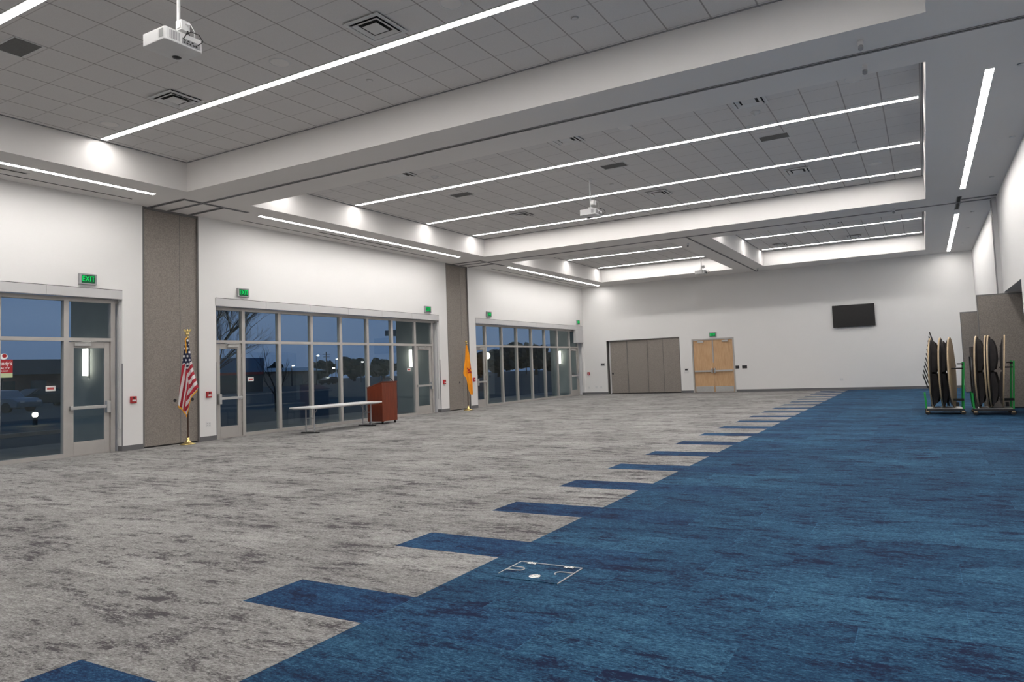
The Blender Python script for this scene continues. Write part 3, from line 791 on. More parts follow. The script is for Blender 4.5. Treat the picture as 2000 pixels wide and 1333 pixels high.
exit_sign((-8.16, YF, 2.525), FAR, 'green exit sign above the maple double door')
def alarm(loc, rz, label, proto=[None]):
    if proto[0]: return again(proto[0], loc, rz, label)
    t = thing('fire_alarm_pull', loc, rz, label, 'fire alarm', 'red fire alarm pulls')
    MB().box(-0.06, 0.06, -0.045, -0.001, -0.07, 0.07).build('case', 'alarm_red', t, bevel=0.005)
    MB().box(-0.035, 0.035, -0.06, -0.046, -0.03, 0.0).build('pull_handle', 'white_plastic', t)
    MB().box(-0.02, 0.02, -0.05, -0.0455, 0.02, 0.05).build('cover_slot', 'black_plastic', t)
    proto[0] = t; return t
alarm((XL, 8.51, 1.03), LEFT, 'red fire alarm pull between near storefront and the first fabric panel')
alarm((XL, 10.22, 1.045), LEFT, 'red fire alarm pull right of the flag with stripes')
alarm((XL, 18.99, 1.01), LEFT, 'red fire alarm pull just right of the middle storefront')
alarm((XL, 20.74, 1.035), LEFT, 'red fire alarm pull right of the yellow flag')
alarm((-14.26, YF, 1.0), FAR, 'red fire alarm pull on the far wall by the corner')
def outlet(loc, rz, label, proto=[None]):
    if proto[0]: return again(proto[0], loc, rz, label)
    t = thing('wall_outlet', loc, rz, label, 'outlet', 'wall outlets')
    MB().box(-0.06, 0.06, -0.008, -0.001, -0.06, 0.06).build('cover_plate', 'white_plastic', t, bevel=0.003)
    b = MB()
    for sx in (-0.027, 0.027):
        for dz in (-0.028, 0.018): b.box(sx-0.010, sx-0.005, -0.0095, -0.0082, dz, dz+0.016).box(sx+0.005, sx+0.010, -0.0095, -0.0082, dz, dz+0.016)
    b.build('slots', 'grille_grey', t)
    proto[0] = t; return t
outlet((XL, 10.215, 0.37), LEFT, 'white double outlet low on the wall right of the striped flag')
outlet((-14.29, YF, 0.33), FAR, 'small outlet on the far wall nearest the left corner')
outlet((-13.89, YF, 0.34), FAR, 'small outlet on the far wall, middle of three left of the folding panels')
outlet((-13.63, YF, 0.33), FAR, 'small outlet on the far wall closest to the folding panels')
outlet((-3.02, YF, 0.43), FAR, 'white outlet low on the far wall below the television')
t = thing('touch_panel', (-9.43, YF, 1.0), FAR, 'grey wall touch panel left of the double door', 'control panel')
MB().box(-0.095, 0.095, -0.03, -0.001, -0.10, 0.10).build('case', 'white_plastic', t, bevel=0.004)
MB().box(-0.06, 0.06, -0.033, -0.0305, 0.0, 0.07).build('screen', 'black_plastic', t)
for x, w, lab in ((-7.17, 0.08, 'small black switch plate right of the double door'), (-6.86, 0.105, 'larger black switch plate, second right of the double door'), (-13.50, 0.11, 'grey switch plate left of the folding panels')):
    t = thing('switch_plate', (x, YF, 1.07 if x > -10 else 1.41), FAR, lab, 'switch', 'switch plates on the far wall')
    m = 'black_plastic' if x > -10 else 'grey_plastic'
    MB().box(-w, w, -0.012, -0.001, -0.065, 0.065).build('plate', m, t, bevel=0.003)
    MB().box(-w*0.6, -w*0.1, -0.016, -0.0125, -0.035, 0.035).box(w*0.1, w*0.6, -0.016, -0.0125, -0.035, 0.035).build('rocker', 'dark_steel', t)
t = thing('switch_plate', (XR, 15.9, 1.88), RIGHT, 'narrow grey plate high on the right wall at the photo edge', 'switch', 'plates on the right wall')
MB().box(-0.06, 0.06, -0.012, -0.001, -0.10, 0.10).build('plate', 'grey_plastic', t, bevel=0.003)
MB().box(-0.03, 0.03, -0.016, -0.0125, -0.06, 0.06).build('rocker', 'grille_grey', t)
t = thing('card_reader', (XR, 15.9, 1.25), RIGHT, 'pale box on the right wall above the green cart handle', 'control panel')
MB().box(-0.10, 0.10, -0.075, -0.001, -0.10, 0.10).build('case', 'fascia_metal', t, bevel=0.006)
MB().box(-0.06, 0.06, -0.079, -0.0755, -0.05, 0.06).build('screen', 'grey_plastic', t)

# paper notices on the glass
def notice(y, z, label):
    t = thing('paper_notice', (XL - GY + 0.0075, y, z), LEFT, label, 'notice', 'paper notices on the glass')
    MB().box(-0.085, 0.085, -0.001, 0.0, -0.05, 0.05).build('sheet', 'paper_white', t)
    MB().box(-0.06, 0.06, -0.002, -0.0011, -0.02, 0.02).build('print', 'ink_red', t)
notice(7.08, 1.33, 'white paper notice on the nearest storefront glass')
notice(11.50, 1.36, 'white paper notice on the pane beside the middle left door')
notice(17.42, 1.47, 'white paper notice on the pane under the wall lamp')

# ------------------------------------------------------------------ panels at the right closets
def leaf(loc, w, label, h=2.68):
    t = thing('partition_panel', loc, 0, label, 'folding partition', 'fabric panels standing out of the right wall')
    MB().box(0.02, w, -0.03, 0.03, 0.035, h-0.03).build('fabric_face', 'panel_fabric', t)
    MB().box(0.0, 0.02, -0.036, 0.036, 0.02, h).box(0.02, w, -0.036, 0.036, h-0.03, h).box(0.02, w, -0.036, 0.036, 0.02, 0.035).build('edge_trim', 'panel_trim', t)
    MB().box(0.02, w-0.02, -0.02, 0.02, 0.001, 0.02).build('bottom_seal', 'black_rubber', t)
leaf((1.16, 19.35, 0), 1.9, 'tall grey fabric panel standing out of the right wall behind the carts', 2.70)
leaf((1.10, 26.75, 0), 1.9, 'farther grey fabric panel sticking out near the far wall')

# ------------------------------------------------------------------ floor box in the carpet
t = thing('floor_box', (-2.36, 4.06, 0), 0, 'metal edged floor box with carpet lid set in the blue carpet', 'floor outlet')
w, d = 0.235, 0.175
MB().box(-w, w, -d, d, 0.001, 0.004).build('lid_insert', 'plank_carpet', t)
b = MB(); e_ = 0.006
b.box(-w-e_, w+e_, d, d+e_, 0.001, 0.007).box(-w-e_, -w, -d*0.65, d, 0.001, 0.007).box(w, w+e_, -d, d, 0.001, 0.007)
b.build('metal_edge', 'fascia_metal', t)
for x in (-0.14, 0.15): MB().box(x-0.035, x+0.035, d-0.035, d+0.004, 0.005, 0.009).build('hinge_plate', 'chrome', t)
for sx, x in ((1, -w), (-1, w)):
    pts = [(x, 0.05, 0.006), (x+sx*0.08, 0.05, 0.006)] + [(x+sx*(0.08+0.035*math.sin(a)), 0.015+0.035*math.cos(a), 0.006) for a in (0.5, 1.0, 1.57, 2.1, 2.6)] + [(x+sx*0.08, -0.02, 0.006), (x+sx*0.0, -0.02, 0.006)]
    MB().tube(pts if sx > 0 else pts[:7], 0.004, 6).build('cable_flap', 'fascia_metal', t)
MB().lathe([(0.0,0.006),(0.03,0.006),(0.036,0.005),(0.04,0.0045)], 20, (0.02, -0.085, 0)).build('lift_knob', 'chrome', t)

# ------------------------------------------------------------------ folding table
t = thing('folding_table', (-13.22, 12.94, 0), 0, 'long folding table with thin white top and grey legs by the window', 'table')
MB().box(-0.37, 0.37, -1.21, 1.21, 0.605, 0.64).build('tabletop', 'laminate_white', t, bevel=0.006)
MB().box(-0.33, 0.33, -1.15, 1.15, 0.585, 0.604).build('apron', 'grey_plastic', t)
for y in (-0.91, 1.02):
    lg = MB().tube([(-0.14, y, 0.585), (-0.14, y, 0.03)], 0.017, 10).tube([(0.14, y, 0.585), (0.14, y, 0.03)], 0.017, 10)
    lg.tube([(-0.14, y, 0.36), (0.14, y, 0.36)], 0.012, 8)
    l_ = lg.build('leg', 'grey_plastic', t)
    MB().tube([(-0.30, y, 0.016), (0.30, y, 0.016)], 0.014, 8).build('foot', 'black_rubber', l_)
    s = 1 if y < 0 else -1
    MB().tube([(0, y, 0.36), (0, y+s*0.13, 0.45), (0, y+s*0.24, 0.585)], 0.009, 8).build('brace', 'grey_plastic', l_)

# ------------------------------------------------------------------ lectern
t = thing('lectern', (-13.36, 14.72, 0), 0, 'reddish cherry wood lectern on casters by the middle storefront', 'lectern')
def side_poly(x0, x1, z0, zb, zf): return [(x0, z0), (x1, z0), (x1, zf), (x0, zb)]
hw = 0.30
for y in (-hw, hw-0.02):
    MB().prism(side_poly(-0.27, 0.25, 0.075, 0.985, 1.125), y, y+0.02, 'y').build('side_panel', 'cherry', t)
MB().box(0.25, 0.27, -hw, hw, 0.075, 1.125).build('front_panel', 'cherry', t)
MB().box(-0.25, 0.25, -hw+0.02, hw-0.02, 0.075, 0.10).build('bottom_board', 'cherry', t)
MB().box(-0.24, 0.25, -hw+0.02, hw-0.02, 0.50, 0.52).build('shelf', 'cherry', t)
MB().prism([(-0.30, 0.982), (0.28, 1.138), (0.28, 1.156), (-0.30, 1.0)], -hw-0.015, hw+0.015, 'y').build('reading_top', 'cherry', t)
for x in (-0.22, 0.22):
    for y in (-0.25, 0.25):
        c_ = MB().cyl((x, y-0.012, 0.03), 0.0285, 0.024, 'y', 14).build('caster', 'black_rubber', t)
        MB().box(x-0.02, x+0.02, y-0.018, y+0.018, 0.058, 0.0745).build('caster_plate', 'dark_steel', c_)
MB().cyl((0.20, -0.27, 1.14), 0.022, 0.03).tube([(0.20, -0.27, 1.15), (0.2, -0.27, 1.30)], 0.011, 8).build('microphone', 'black_plastic', t)
MB().tube([(0.2, -0.20, 1.14)] + [(0.2, -0.20+0.21*(1-math.cos(a)), 1.14+0.11*math.sin(a)) for a in [k*PI/10 for k in range(1, 10)]] + [(0.2, 0.22, 1.14)], 0.010, 8).build('gooseneck_lamp', 'black_plastic', t)

# ------------------------------------------------------------------ flags
def mk_flag_mats():
    # striped cloth: u counts stripes
    m, N, L = nt('flag_stripes')
    o = N.new('ShaderNodeOutputMaterial'); b = N.new('ShaderNodeBsdfPrincipled'); L.new(b.outputs[0], o.inputs[0]); b.inputs['Roughness'].default_value = 0.75
    uv = N.new('ShaderNodeUVMap'); sp = N.new('ShaderNodeSeparateXYZ'); L.new(uv.outputs[0], sp.inputs[0])
    f = mathn(N, L, 'GREATER_THAN', mathn(N, L, 'FRACT', sp.outputs[0]), 0.5)
    mx = N.new('ShaderNodeMix'); mx.data_type = 'RGBA'; L.new(f, mx.inputs['Factor'])
    mx.inputs['A'].default_value = (0.38, 0.012, 0.03, 1); mx.inputs['B'].default_value = (0.70, 0.66, 0.66, 1)
    L.new(mx.outputs['Result'], b.inputs['Base Color'])
    m, N, L = nt('flag_canton')
    o = N.new('ShaderNodeOutputMaterial'); b = N.new('ShaderNodeBsdfPrincipled'); L.new(b.outputs[0], o.inputs[0]); b.inputs['Roughness'].default_value = 0.75
    uv = N.new('ShaderNodeUVMap'); sp = N.new('ShaderNodeSeparateXYZ'); L.new(uv.outputs[0], sp.inputs[0])
    M = lambda op, a, b_=None: mathn(N, L, op, a, b_)
    rr = M('FLOOR', sp.outputs[1])
    fx = M('SUBTRACT', M('FRACT', M('ADD', sp.outputs[0], M('MULTIPLY', rr, 0.5))), 0.5); fy = M('SUBTRACT', M('FRACT', sp.outputs[1]), 0.5)
    d = M('ADD', M('MULTIPLY', fx, fx), M('MULTIPLY', fy, fy))
    f = M('LESS_THAN', d, 0.085)
    mx = N.new('ShaderNodeMix'); mx.data_type = 'RGBA'; L.new(f, mx.inputs['Factor'])
    mx.inputs['A'].default_value = (0.012, 0.015, 0.05, 1); mx.inputs['B'].default_value = (0.75, 0.75, 0.78, 1)
    L.new(mx.outputs['Result'], b.inputs['Base Color'])
mk_flag_mats()
pbr('flag_yellow', (0.90, 0.36, 0.015), 0.75, noise=(5, 0.06))
pbr('flag_red', (0.42, 0.03, 0.01), 0.75, noise=(5, 0.1))

def flag_stand(t, h, eagle):
    MB().lathe([(0.0,0.001),(0.15,0.001),(0.155,0.015),(0.13,0.028),(0.075,0.045),(0.045,0.075),(0.03,0.12),(0.028,0.15),(0.0,0.15)], 28).build('base', 'brass', t)
    MB().cyl((0,0,0.15), 0.017, h-0.15, n=12).build('pole', 'dark_wood', t)
    f = MB().lathe([(0.0,h),(0.024,h),(0.024,h+0.04),(0.014,h+0.05),(0.036,h+0.07),(0.044,h+0.10),(0.036,h+0.13),(0.0,h+0.145)], 16)
    fo = f.build('finial', 'brass', t)
    if eagle:
        e_ = MB()
        for s in (-1, 1): e_.prism([(s*0.01, h+0.12), (s*0.075, h+0.17), (s*0.07, h+0.21), (s*0.02, h+0.19)], -0.008, 0.008, 'y')
        e_.lathe([(0.0,h+0.13),(0.022,h+0.15),(0.022,h+0.18),(0.0,h+0.21)], 10); e_.build('eagle', 'brass', fo)

def drape(t, rows, ncol, prof, fold, mat_fn, uv_fn, mats, name='cloth'):
    """rows z values; prof(z01)-> (left, right); fold(u,z01)-> depth"""
    me = bpy.data.meshes.new(name); vs = []; fs = []; nr = rows
    for i in range(nr + 1):
        v = i / nr
        for j in range(ncol + 1):
            u = j / ncol; vs.append(prof(u, v) if True else None)
    vs = [(x, fold(j % (ncol+1) / ncol, j // (ncol+1) / nr), z) for j, (x, z) in enumerate(vs)]
    mi = []; uvs = []
    for i in range(nr):
        for j in range(ncol):
            a = i*(ncol+1)+j; f = (a, a+1, a+ncol+2, a+ncol+1); fs.append(f)
            u, v = (j+.5)/ncol, (i+.5)/nr; k = mat_fn(u, v); mi.append(k)
            for (jj, ii) in ((j, i), (j+1, i), (j+1, i+1), (j, i+1)): uvs.append(uv_fn(jj/ncol, ii/nr, k))
    me.from_pydata(vs, [], fs)
    for m in mats: me.materials.append(MATS[m])
    me.polygons.foreach_set('material_index', mi); me.polygons.foreach_set('use_smooth', [True]*len(fs))
    l = me.uv_layers.new(name='UVMap')
    for i, q in enumerate(uvs): l.data[i].uv = q
    me.update(); o = bpy.data.objects.new(name, me); C.objects.link(o); o.parent = t
    s = o.modifiers.new('solid', 'SOLIDIFY'); s.thickness = 0.004
    return o

def lerp(a, b, t): return a + (b - a) * t
def pl(pts, t):
    for (a, va), (b_, vb) in zip(pts, pts[1:]):
        if t <= b_: return lerp(va, vb, (t - a) / (b_ - a) if b_ > a else 0)
    return pts[-1][1]
# the striped flag: local x is seen left-right by the camera, local -y faces it
t = thing('flag_stand', (-14.17, 9.52, 0), math.radians(42), 'striped flag with navy starred corner and gold fringe on a stand', 'flag')
flag_stand(t, 2.30, True)
ZTOP = 2.28
def endz(u):     # lower edge of the cloth per column
    return pl([(0, 0.87), (0.30, 0.78), (0.58, 0.70), (0.66, 0.62), (0.74, 0.84), (0.80, 1.02), (1.0, 1.19)], u)
def prof1(u, v):
    z = lerp(ZTOP, endz(u), v)
    d = (ZTOP - z)
    left = -pl([(0, 0.025), (0.35, 0.07), (0.80, 0.115), (1.2, 0.15), (1.6, 0.19)], d)
    right = pl([(0, 0.03), (0.35, 0.075), (0.70, 0.13), (1.05, 0.225), (1.2, 0.15), (1.5, 0.11), (1.7, 0.06)], d)
    return (lerp(left, right, u), z)
def fold1(u, v):
    amp = 0.012 + 0.05 * min(1, v * 1.6)
    return -0.035 - amp * (0.5 + 0.5 * math.sin(u * 2 * PI * 2.6 + v * 0.7)) - (0.02 if u > 0.5 else 0)
def mat1(u, v):
    z = lerp(ZTOP, endz(u), v)
    edge = 1.74 if u < 0.42 else (1.60 if u < 0.5 else 1.66 + (u - 0.5) * 0.30)
    return 1 if z > edge else 0
def uv1(u, v, k):
    z = lerp(ZTOP, endz(u), v)
    x = prof1(u, v)[0]
    if k == 1: return (x / 0.075 + 0.25, z / 0.085)
    if u <= 0.52: return ((x + 0.16 * (z - 1.2) * -1) / 0.085, 0)
    return ((z - x * 1.25) / 0.19, 0)
cl = drape(t, 60, 48, prof1, fold1, mat1, uv1, ['flag_stripes', 'flag_canton'])
def fringe(fn, fold, us, parent, w=0.045):
    vs, fs = [], []
    for i, u in enumerate(us):
        x, z = fn(u, 1.0); y = fold(u, 1.0)
        vs += [(x, y, z + 0.008), (x, y - 0.002, z - w)]
    for i in range(len(us)-1): fs.append((2*i, 2*i+1, 2*i+3, 2*i+2))
    b = MB(); b.add(vs, fs, True); return b.build('fringe', 'gold_fringe', parent, solid=0.006)
fringe(prof1, fold1, [k/48 for k in range(49)], cl)
MB().tube([(0.0, -0.02, 2.33), (-0.03, -0.05, 2.27), (-0.01, -0.06, 2.1), (0.0, -0.06, 1.98)], [0.012, 0.014, 0.01, 0.02], 8).build('cord_tassel', 'gold_fringe', t)

t = thing('flag_stand', (-14.02, 19.72, 0), math.radians(35), 'plain yellow flag with a red sun emblem folded on a stand', 'flag')
flag_stand(t, 2.27, False)
def endz2(u): return pl([(0, 1.22), (0.22, 1.12), (0.36, 0.70), (0.6, 0.54), (0.9, 0.52), (1.0, 0.58)], u)
def prof2(u, v):
    z = lerp(2.25, endz2(u), v); d = 2.25 - z
    left = -pl([(0, 0.015), (0.5, 0.06), (0.95, 0.13), (1.2, 0.09), (1.7, 0.04)], d)
    right = pl([(0, 0.03), (0.3, 0.09), (0.7, 0.13), (1.2, 0.17), (1.75, 0.18)], d)
    return (lerp(left, right, u), z)
def fold2(u, v):
    return -0.035 - (0.01 + 0.045 * min(1, v * 1.5)) * (0.5 + 0.5 * math.sin(u * 2 * PI * 2.1 + 0.6))
def mat2(u, v):
    x, z = prof2(u, v)
    cx_, cz_ = 0.125, 1.37
    r_ = math.hypot((x - cx_) * 1.0, (z - cz_))
    if 0.045 < r_ < 0.075: return 1
    if 1.42 < z < 1.62 and 0.10 < x < 0.125: return 1
    if 1.28 < z < 1.46 and 0.0 < x < 0.15 and abs((x - 0.0) - (1.46 - z) * 0.8) < 0.03: return 1
    if 1.28 < z < 1.42 and (abs(x - 0.03) < 0.012): return 1
    if 1.27 < z < 1.31 and 0.02 < x < 0.15: return 1
    return 0
c2 = drape(t, 90, 60, prof2, fold2, mat2, lambda u, v, k: (u, v), ['flag_yellow', 'flag_red'])

# ------------------------------------------------------------------ table carts
def cart(loc, label):
    t = thing('table_cart', loc, 0, label, 'cart', 'green table carts')
    # local x 0..0.78 along the cart, y 0 (front) .. 0.7
    MB().box(0.03, 0.75, 0.0, 0.035, 0.085, 0.125).box(0.03, 0.75, 0.62, 0.655, 0.085, 0.125).box(0.03, 0.065, 0.035, 0.62, 0.085, 0.125).box(0.715, 0.75, 0.035, 0.62, 0.085, 0.125).build('base_frame', 'dark_steel', t)
    MB().box(0.05, 0.73, 0.036, 0.619, 0.126, 0.14).build('deck', 'satin_steel', t)
    for y in (0.05, 0.60):
        MB().bar((0.03, y, 0.14), (0.015, y, 0.47), 0.035).build('short_post', 'green_steel', t)
    for y in (0.05, 0.60):
        MB().bar((0.735, y, 0.10), (0.80, y, 1.13), 0.032).build('handle_post', 'green_steel', t)
    MB().tube([(0.79, 0.05, 1.0), (0.53, 0.05, 1.0)], 0.014, 8).build('side_rail', 'black_rubber', t)
    MB().tube([(0.795, 0.05, 1.07), (0.795, 0.60, 1.07)], 0.016, 8).build('push_handle', 'black_rubber', t)
    MB().tube([(0.795, 0.05, 1.10), (0.67, 0.05, 1.10)], 0.014, 8).build('grip', 'black_rubber', t)
    MB().box(0.50, 0.76, 0.02, 0.06, 0.30, 0.35).box(0.60, 0.66, 0.03, 0.06, 0.18, 0.27).build('stop_bar', 'black_rubber', t)
    for x in (0.05, 0.73):
        for y in (0.02, 0.62):
            c_ = MB().cyl((x, y-0.015, 0.052), 0.05, 0.03, 'y', 16).build('caster', 'black_rubber', t)
            MB().box(x-0.03, x+0.03, y-0.02, y+0.02, 0.055, 0.0845).build('caster_fork', 'plywood_edge', c_)
    return t
cart((-0.08, 17.35, 0), 'green posted table cart on the left, in front of the chair stack')
cart((0.82, 17.25, 0), 'green posted table cart on the right, beside the wall corner')

def round_table(loc, yaw, tilt, label, gap=0.14, R_=0.775):
    """round top on edge in the local YZ plane; gap = depth of the folded legs, negative puts them on the -X side"""
    t = thing('round_folding_table', loc, yaw, label, 'table', 'round folding tables standing on edge on the carts')
    t.rotation_euler = (0, tilt, yaw)
    s_ = -1 if gap < 0 else 1; gap = abs(gap)
    def disc(b, x0, x1, r, n=56):
        vs = [(x, r*math.cos(2*PI*k/n), R_ + r*math.sin(2*PI*k/n)) for x in (x0, x1) for k in range(n)]
        b.add(vs, [tuple(range(n)), tuple(reversed(range(n, 2*n)))] + [(k, (k+1) % n, (k+1) % n + n, k+n) for k in range(n)]); return b
    disc(MB(), -0.016*s_, 0.012*s_, R_).build('tabletop', 'plywood_edge', t)
    disc(MB(), 0.0125*s_, 0.024*s_, R_-0.03).build('underside', 'table_underside', t)
    if gap < 0.05: return t
    for k, (y0, y1) in ((1, (-0.34, -0.28)), (-1, (0.28, 0.34))):
        poly = [(0.026, k*0.02), (gap*0.7, k*0.03), (gap, k*0.25), (gap*0.95, k*0.48), (gap*0.6, k*0.66), (0.03, k*0.71)]
        poly = [(x*s_, R_ + z) for x, z in poly]
        l_ = MB().prism(poly, -0.34, -0.28, 'y').prism(poly, 0.28, 0.34, 'y').box(0.05*s_, 0.08*s_, -0.28, 0.28, R_+k*0.50, R_+k*0.54).build('folded_leg', 'table_underside', t)
        MB().box(0.03*s_, 0.045*s_, -0.28, 0.28, R_+k*0.03, R_+k*0.10).build('leg_hinge', 'dark_steel', l_)
    return t
Z0 = 0.142
for x, y, yw, tl, g_, lab in ((0.10, 17.72, -5.2, 0.8, 0.16, 'first round table from the left on the left cart'), (0.30, 17.71, -5.6, 0.6, 0.12, 'middle round table on the left cart'), (0.50, 17.70, -6.6, -0.3, -0.075, 'round table with its tan face showing, right end of the left cart')):
    q = round_table((x, y, Z0), math.radians(yw), math.radians(tl), 'tan edged ' + lab, g_)
for x, y, yw, tl, g_, lab in ((0.98, 17.60, -7.8, 0.8, 0.13, 'first round table from the left on the right cart'), (1.155, 17.60, -7.4, 0.8, 0.03, 'second round table on the right cart, left of a close pair'), (1.205, 17.60, -7.4, 0.8, 0.14, 'third round table on the right cart, right of a close pair'), (1.40, 17.60, -4.8, 4.3, -0.08, 'round table leaning right at the end of the right cart')):
    q = round_table((x, y, Z0), math.radians(yw), math.radians(tl), 'tan edged ' + lab, g_)
t = thing('folded_table', (0.895, 17.62, Z0), 0, 'dark folded rectangular table at the left end of the right cart', 'table')
MB().box(-0.022, 0.022, -0.38, 0.38, 0.0, 1.32).build('tabletop', 'table_underside', t, bevel=0.006)
MB().tube([(-0.036, -0.3, 0.15), (-0.036, -0.3, 1.1), (-0.036, 0.3, 1.1), (-0.036, 0.3, 0.15)], 0.012, 8).build('folded_leg', 'dark_steel', t)

# stack of chairs behind the left cart
def make_chair(loc, label):
    t = thing('stacking_chair', loc, 0, label, 'chair', 'dark chairs in the stack behind the left cart')
    b = MB().prism([(0.02, 0.43), (0.32, 0.455), (0.32, 0.47), (0.02, 0.445)], -0.22, 0.22, 'y'); b.build('seat', 'grille_grey', t, bevel=0.004)
    MB().prism([(-0.075, 0.58), (-0.06, 0.58), (-0.13, 0.86), (-0.145, 0.86)], -0.21, 0.21, 'y').build('backrest', 'grille_grey', t, bevel=0.004)
    for y in (-0.235, 0.235):
        MB().tube([(0.31, y, 0.44), (0.34, y, 0.01)], 0.011, 8).build('leg', 'dark_steel', t)
        MB().tube([(0.03, y, 0.44), (-0.02, y, 0.01)], 0.011, 8).build('leg', 'dark_steel', t)
        MB().tube([(0.31, y, 0.44), (0.03, y, 0.43), (-0.06, y, 0.56), (-0.14, y, 0.85)], 0.011, 8).build('side_rail', 'dark_steel', t)
    return t
ch = make_chair((0.06, 18.75, 0.0), 'dark stacking chair at the very bottom of the stack')
ORD = ['second', 'third', 'fourth', 'fifth', 'sixth', 'seventh', 'eighth', 'ninth', 'tenth']
for k in range(10):
    lab = 'dark stacking chair, %s from the bottom of the stack' % ORD[k] if k < 9 else 'dark stacking chair topmost in the stack behind the left cart'
    z = 0.10 * (k + 1); dx = 0.02 * (k + 1)
    again(ch, (0.06 + dx, 18.75, z), 0, lab)

# ------------------------------------------------------------------ outside
struct(MB().box(-320, XL - 0.55, -80, 420, -0.35, -0.15).build('ground', 'asphalt'))
struct(MB().box(-18.8, XL - T - 0.001, YB, 34, -0.149, -0.02).build('ground', 'concrete'))
def wing(y, x_out, n):
    struct(MB().mat(0).box(x_out, XL - T - 0.125, y, y + 0.9, -0.02, 4.6).build('wall_outside', 'outside_stucco'))
wing(8.72, -17.2, 1); wing(19.25, -16.75, 2); wing(30.2, -16.4, 3)
struct(MB().box(-18.6, XL - T - 0.01, YB, 33, 4.62, 4.9).build('ceiling_outside', 'outside_stucco'))
trim(MB().box(-17.4, -16.77, 19.4, 21.9, 2.75, 2.95), 'blue_wall')
def sconce(loc, label, proto=[None]):
    if proto[0]: return again(proto[0], loc, 0, label)
    t = thing('wall_sconce', loc, 0, label, 'wall lamp', 'vertical wall lamps outside')
    MB().box(-0.05, 0.05, -0.03, -0.001, -0.33, 0.33).build('back_plate', 'satin_steel', t)
    MB().tube([(0,-0.075,-0.30),(0,-0.075,0.30)], 0.045, 14).build('lamp_tube', 'sconce_lens', t)
    proto[0] = t; return t
sconce((-16.49, 8.72, 1.88), 'vertical white wall lamp seen through the nearest glass door')
sconce((-16.05, 19.25, 1.88), 'vertical white wall lamp seen through the middle storefront')
sconce((-15.85, 30.2, 1.85), 'vertical white wall lamp seen through the far storefront')

# bollard light near the first storefront
t = thing('bollard_light', (-31.8, 14.8, -0.15), 0, 'low glaring lamp on the ground outside the nearest storefront', 'lamp')
MB().cyl((0,0,0), 0.09, 0.32).build('post', 'dark_steel', t)
MB().lathe([(0.0,0.32),(0.08,0.34),(0.10,0.42),(0.08,0.49),(0.0,0.52)], 16).build('lamp_head', 'warm_lamp', t)
t = tag(MB().box(-25.1, -24.9, 10.6, 13.2, -0.149, -0.03).build('curb', 'curb_concrete'), 'pale curb on the ground outside the nearest storefront', 'curb')
t = tag(MB().box(-56.3, -56.0, 40, 54, -0.149, 0.0).build('curb', 'curb_concrete'), 'long pale curb across the lot outside the middle storefront', 'curb')

# restaurant and its sign
t = thing('restaurant_building', (-104, 46, -0.15), 0, 'brick restaurant with dark hipped roof beyond the nearest storefront', 'building')
MB().box(-5, 4, -6, 14, 0.0, 3.2).build('wall', 'brick_brown', t)
MB().add([(-6,-7.5,3.2),(5,-7.5,3.2),(5,15,3.2),(-6,15,3.2),(-2,-2.2,5.2),(1,-2.2,5.2),(1,12,5.2),(-2,12,5.2)], [(0,3,2,1),(4,5,6,7),(0,1,5,4),(1,2,6,5),(2,3,7,6),(3,0,4,7)]).build('roof', 'roof_dark', t)
for y in (-3.5, 0, 3.5): MB().box(4.001, 4.05, y, y+1.8, 1.0, 2.4).build('window', 'car_glass', t)
t = thing('pylon_sign', (-80, 34.33, -0.15), LEFT, 'red restaurant sign on a pole at the left edge of the photo', 'sign')
MB().cyl((0, 0, 0), 0.09, 2.6).build('pole', 'dark_steel', t)
MB().box(-0.87, 0.87, -0.1, 0.1, 3.05, 4.38).build('red_board', 'sign_red_lit', t)
MB().box(-0.87, 0.87, -0.1, 0.1, 2.60, 3.04).build('message_board', 'sign_cream_lit', t)
MB().tube([(0.15, -0.1, 4.68), (0.15, 0.1, 4.68)], 0.29, 24).build('round_emblem', 'sign_white_lit', t)
MB().tube([(0.15, -0.14, 4.74), (0.15, -0.101, 4.74)], 0.19, 20).build('emblem_centre', 'sign_red_lit', t)
text('lettering', "Wendy's", 0.56, 'sign_white_lit', t, (0.02, -0.11, 3.98), extrude=0.01, shear=0.2, sx=0.78)
text('lettering', 'QUALITY', 0.26, 'sign_white_lit', t, (0.0, -0.11, 3.50), extrude=0.01, sx=1.15)
text('lettering', 'IS OUR RECIPE', 0.15, 'sign_white_lit', t, (0.0, -0.11, 3.24), extrude=0.01, sx=1.0)

def car(loc, rz, paint, label, lamps=False):
    t = thing('car', loc, rz, label, 'car', 'parked cars outside')
    w = 0.9
    MB().prism([(-2.2,0.3),(2.2,0.3),(2.25,0.65),(1.9,0.85),(0.95,0.92),(0.45,1.38),(-1.0,1.42),(-1.75,0.98),(-2.2,0.9)], -w, w, 'y').build('body', paint, t, bevel=0.05)
    MB().prism([(0.80,0.95),(0.42,1.30),(-0.95,1.34),(-1.5,0.99)], -w-0.004, w+0.004, 'y').build('side_windows', 'car_glass', t)
    for x in (-1.4, 1.4):
        for y in (-w-0.02, w-0.18): MB().cyl((x, y, 0.32), 0.32, 0.2, 'y', 20).build('wheel', 'black_rubber', t)
    MB().box(2.2, 2.27, -0.75, -0.45, 0.6, 0.72).box(2.2, 2.27, 0.45, 0.75, 0.6, 0.72).build('headlamp', 'headlamp' if lamps else 'satin_steel', t)
car((-68, 29.3, -0.15), math.radians(80), 'car_silver', 'pale car parked left of the others outside the nearest storefront')
car((-60, 28.6, -0.15), math.radians(95), 'car_black', 'black car parked outside the nearest storefront')
car((-52, 22.2, -0.15), math.radians(20), 'car_silver', 'silver blue car with small light outside the nearest storefront')
car((-95, 91.5, -0.15), math.radians(90), 'car_black', 'tiny black car in front of the low building outside')

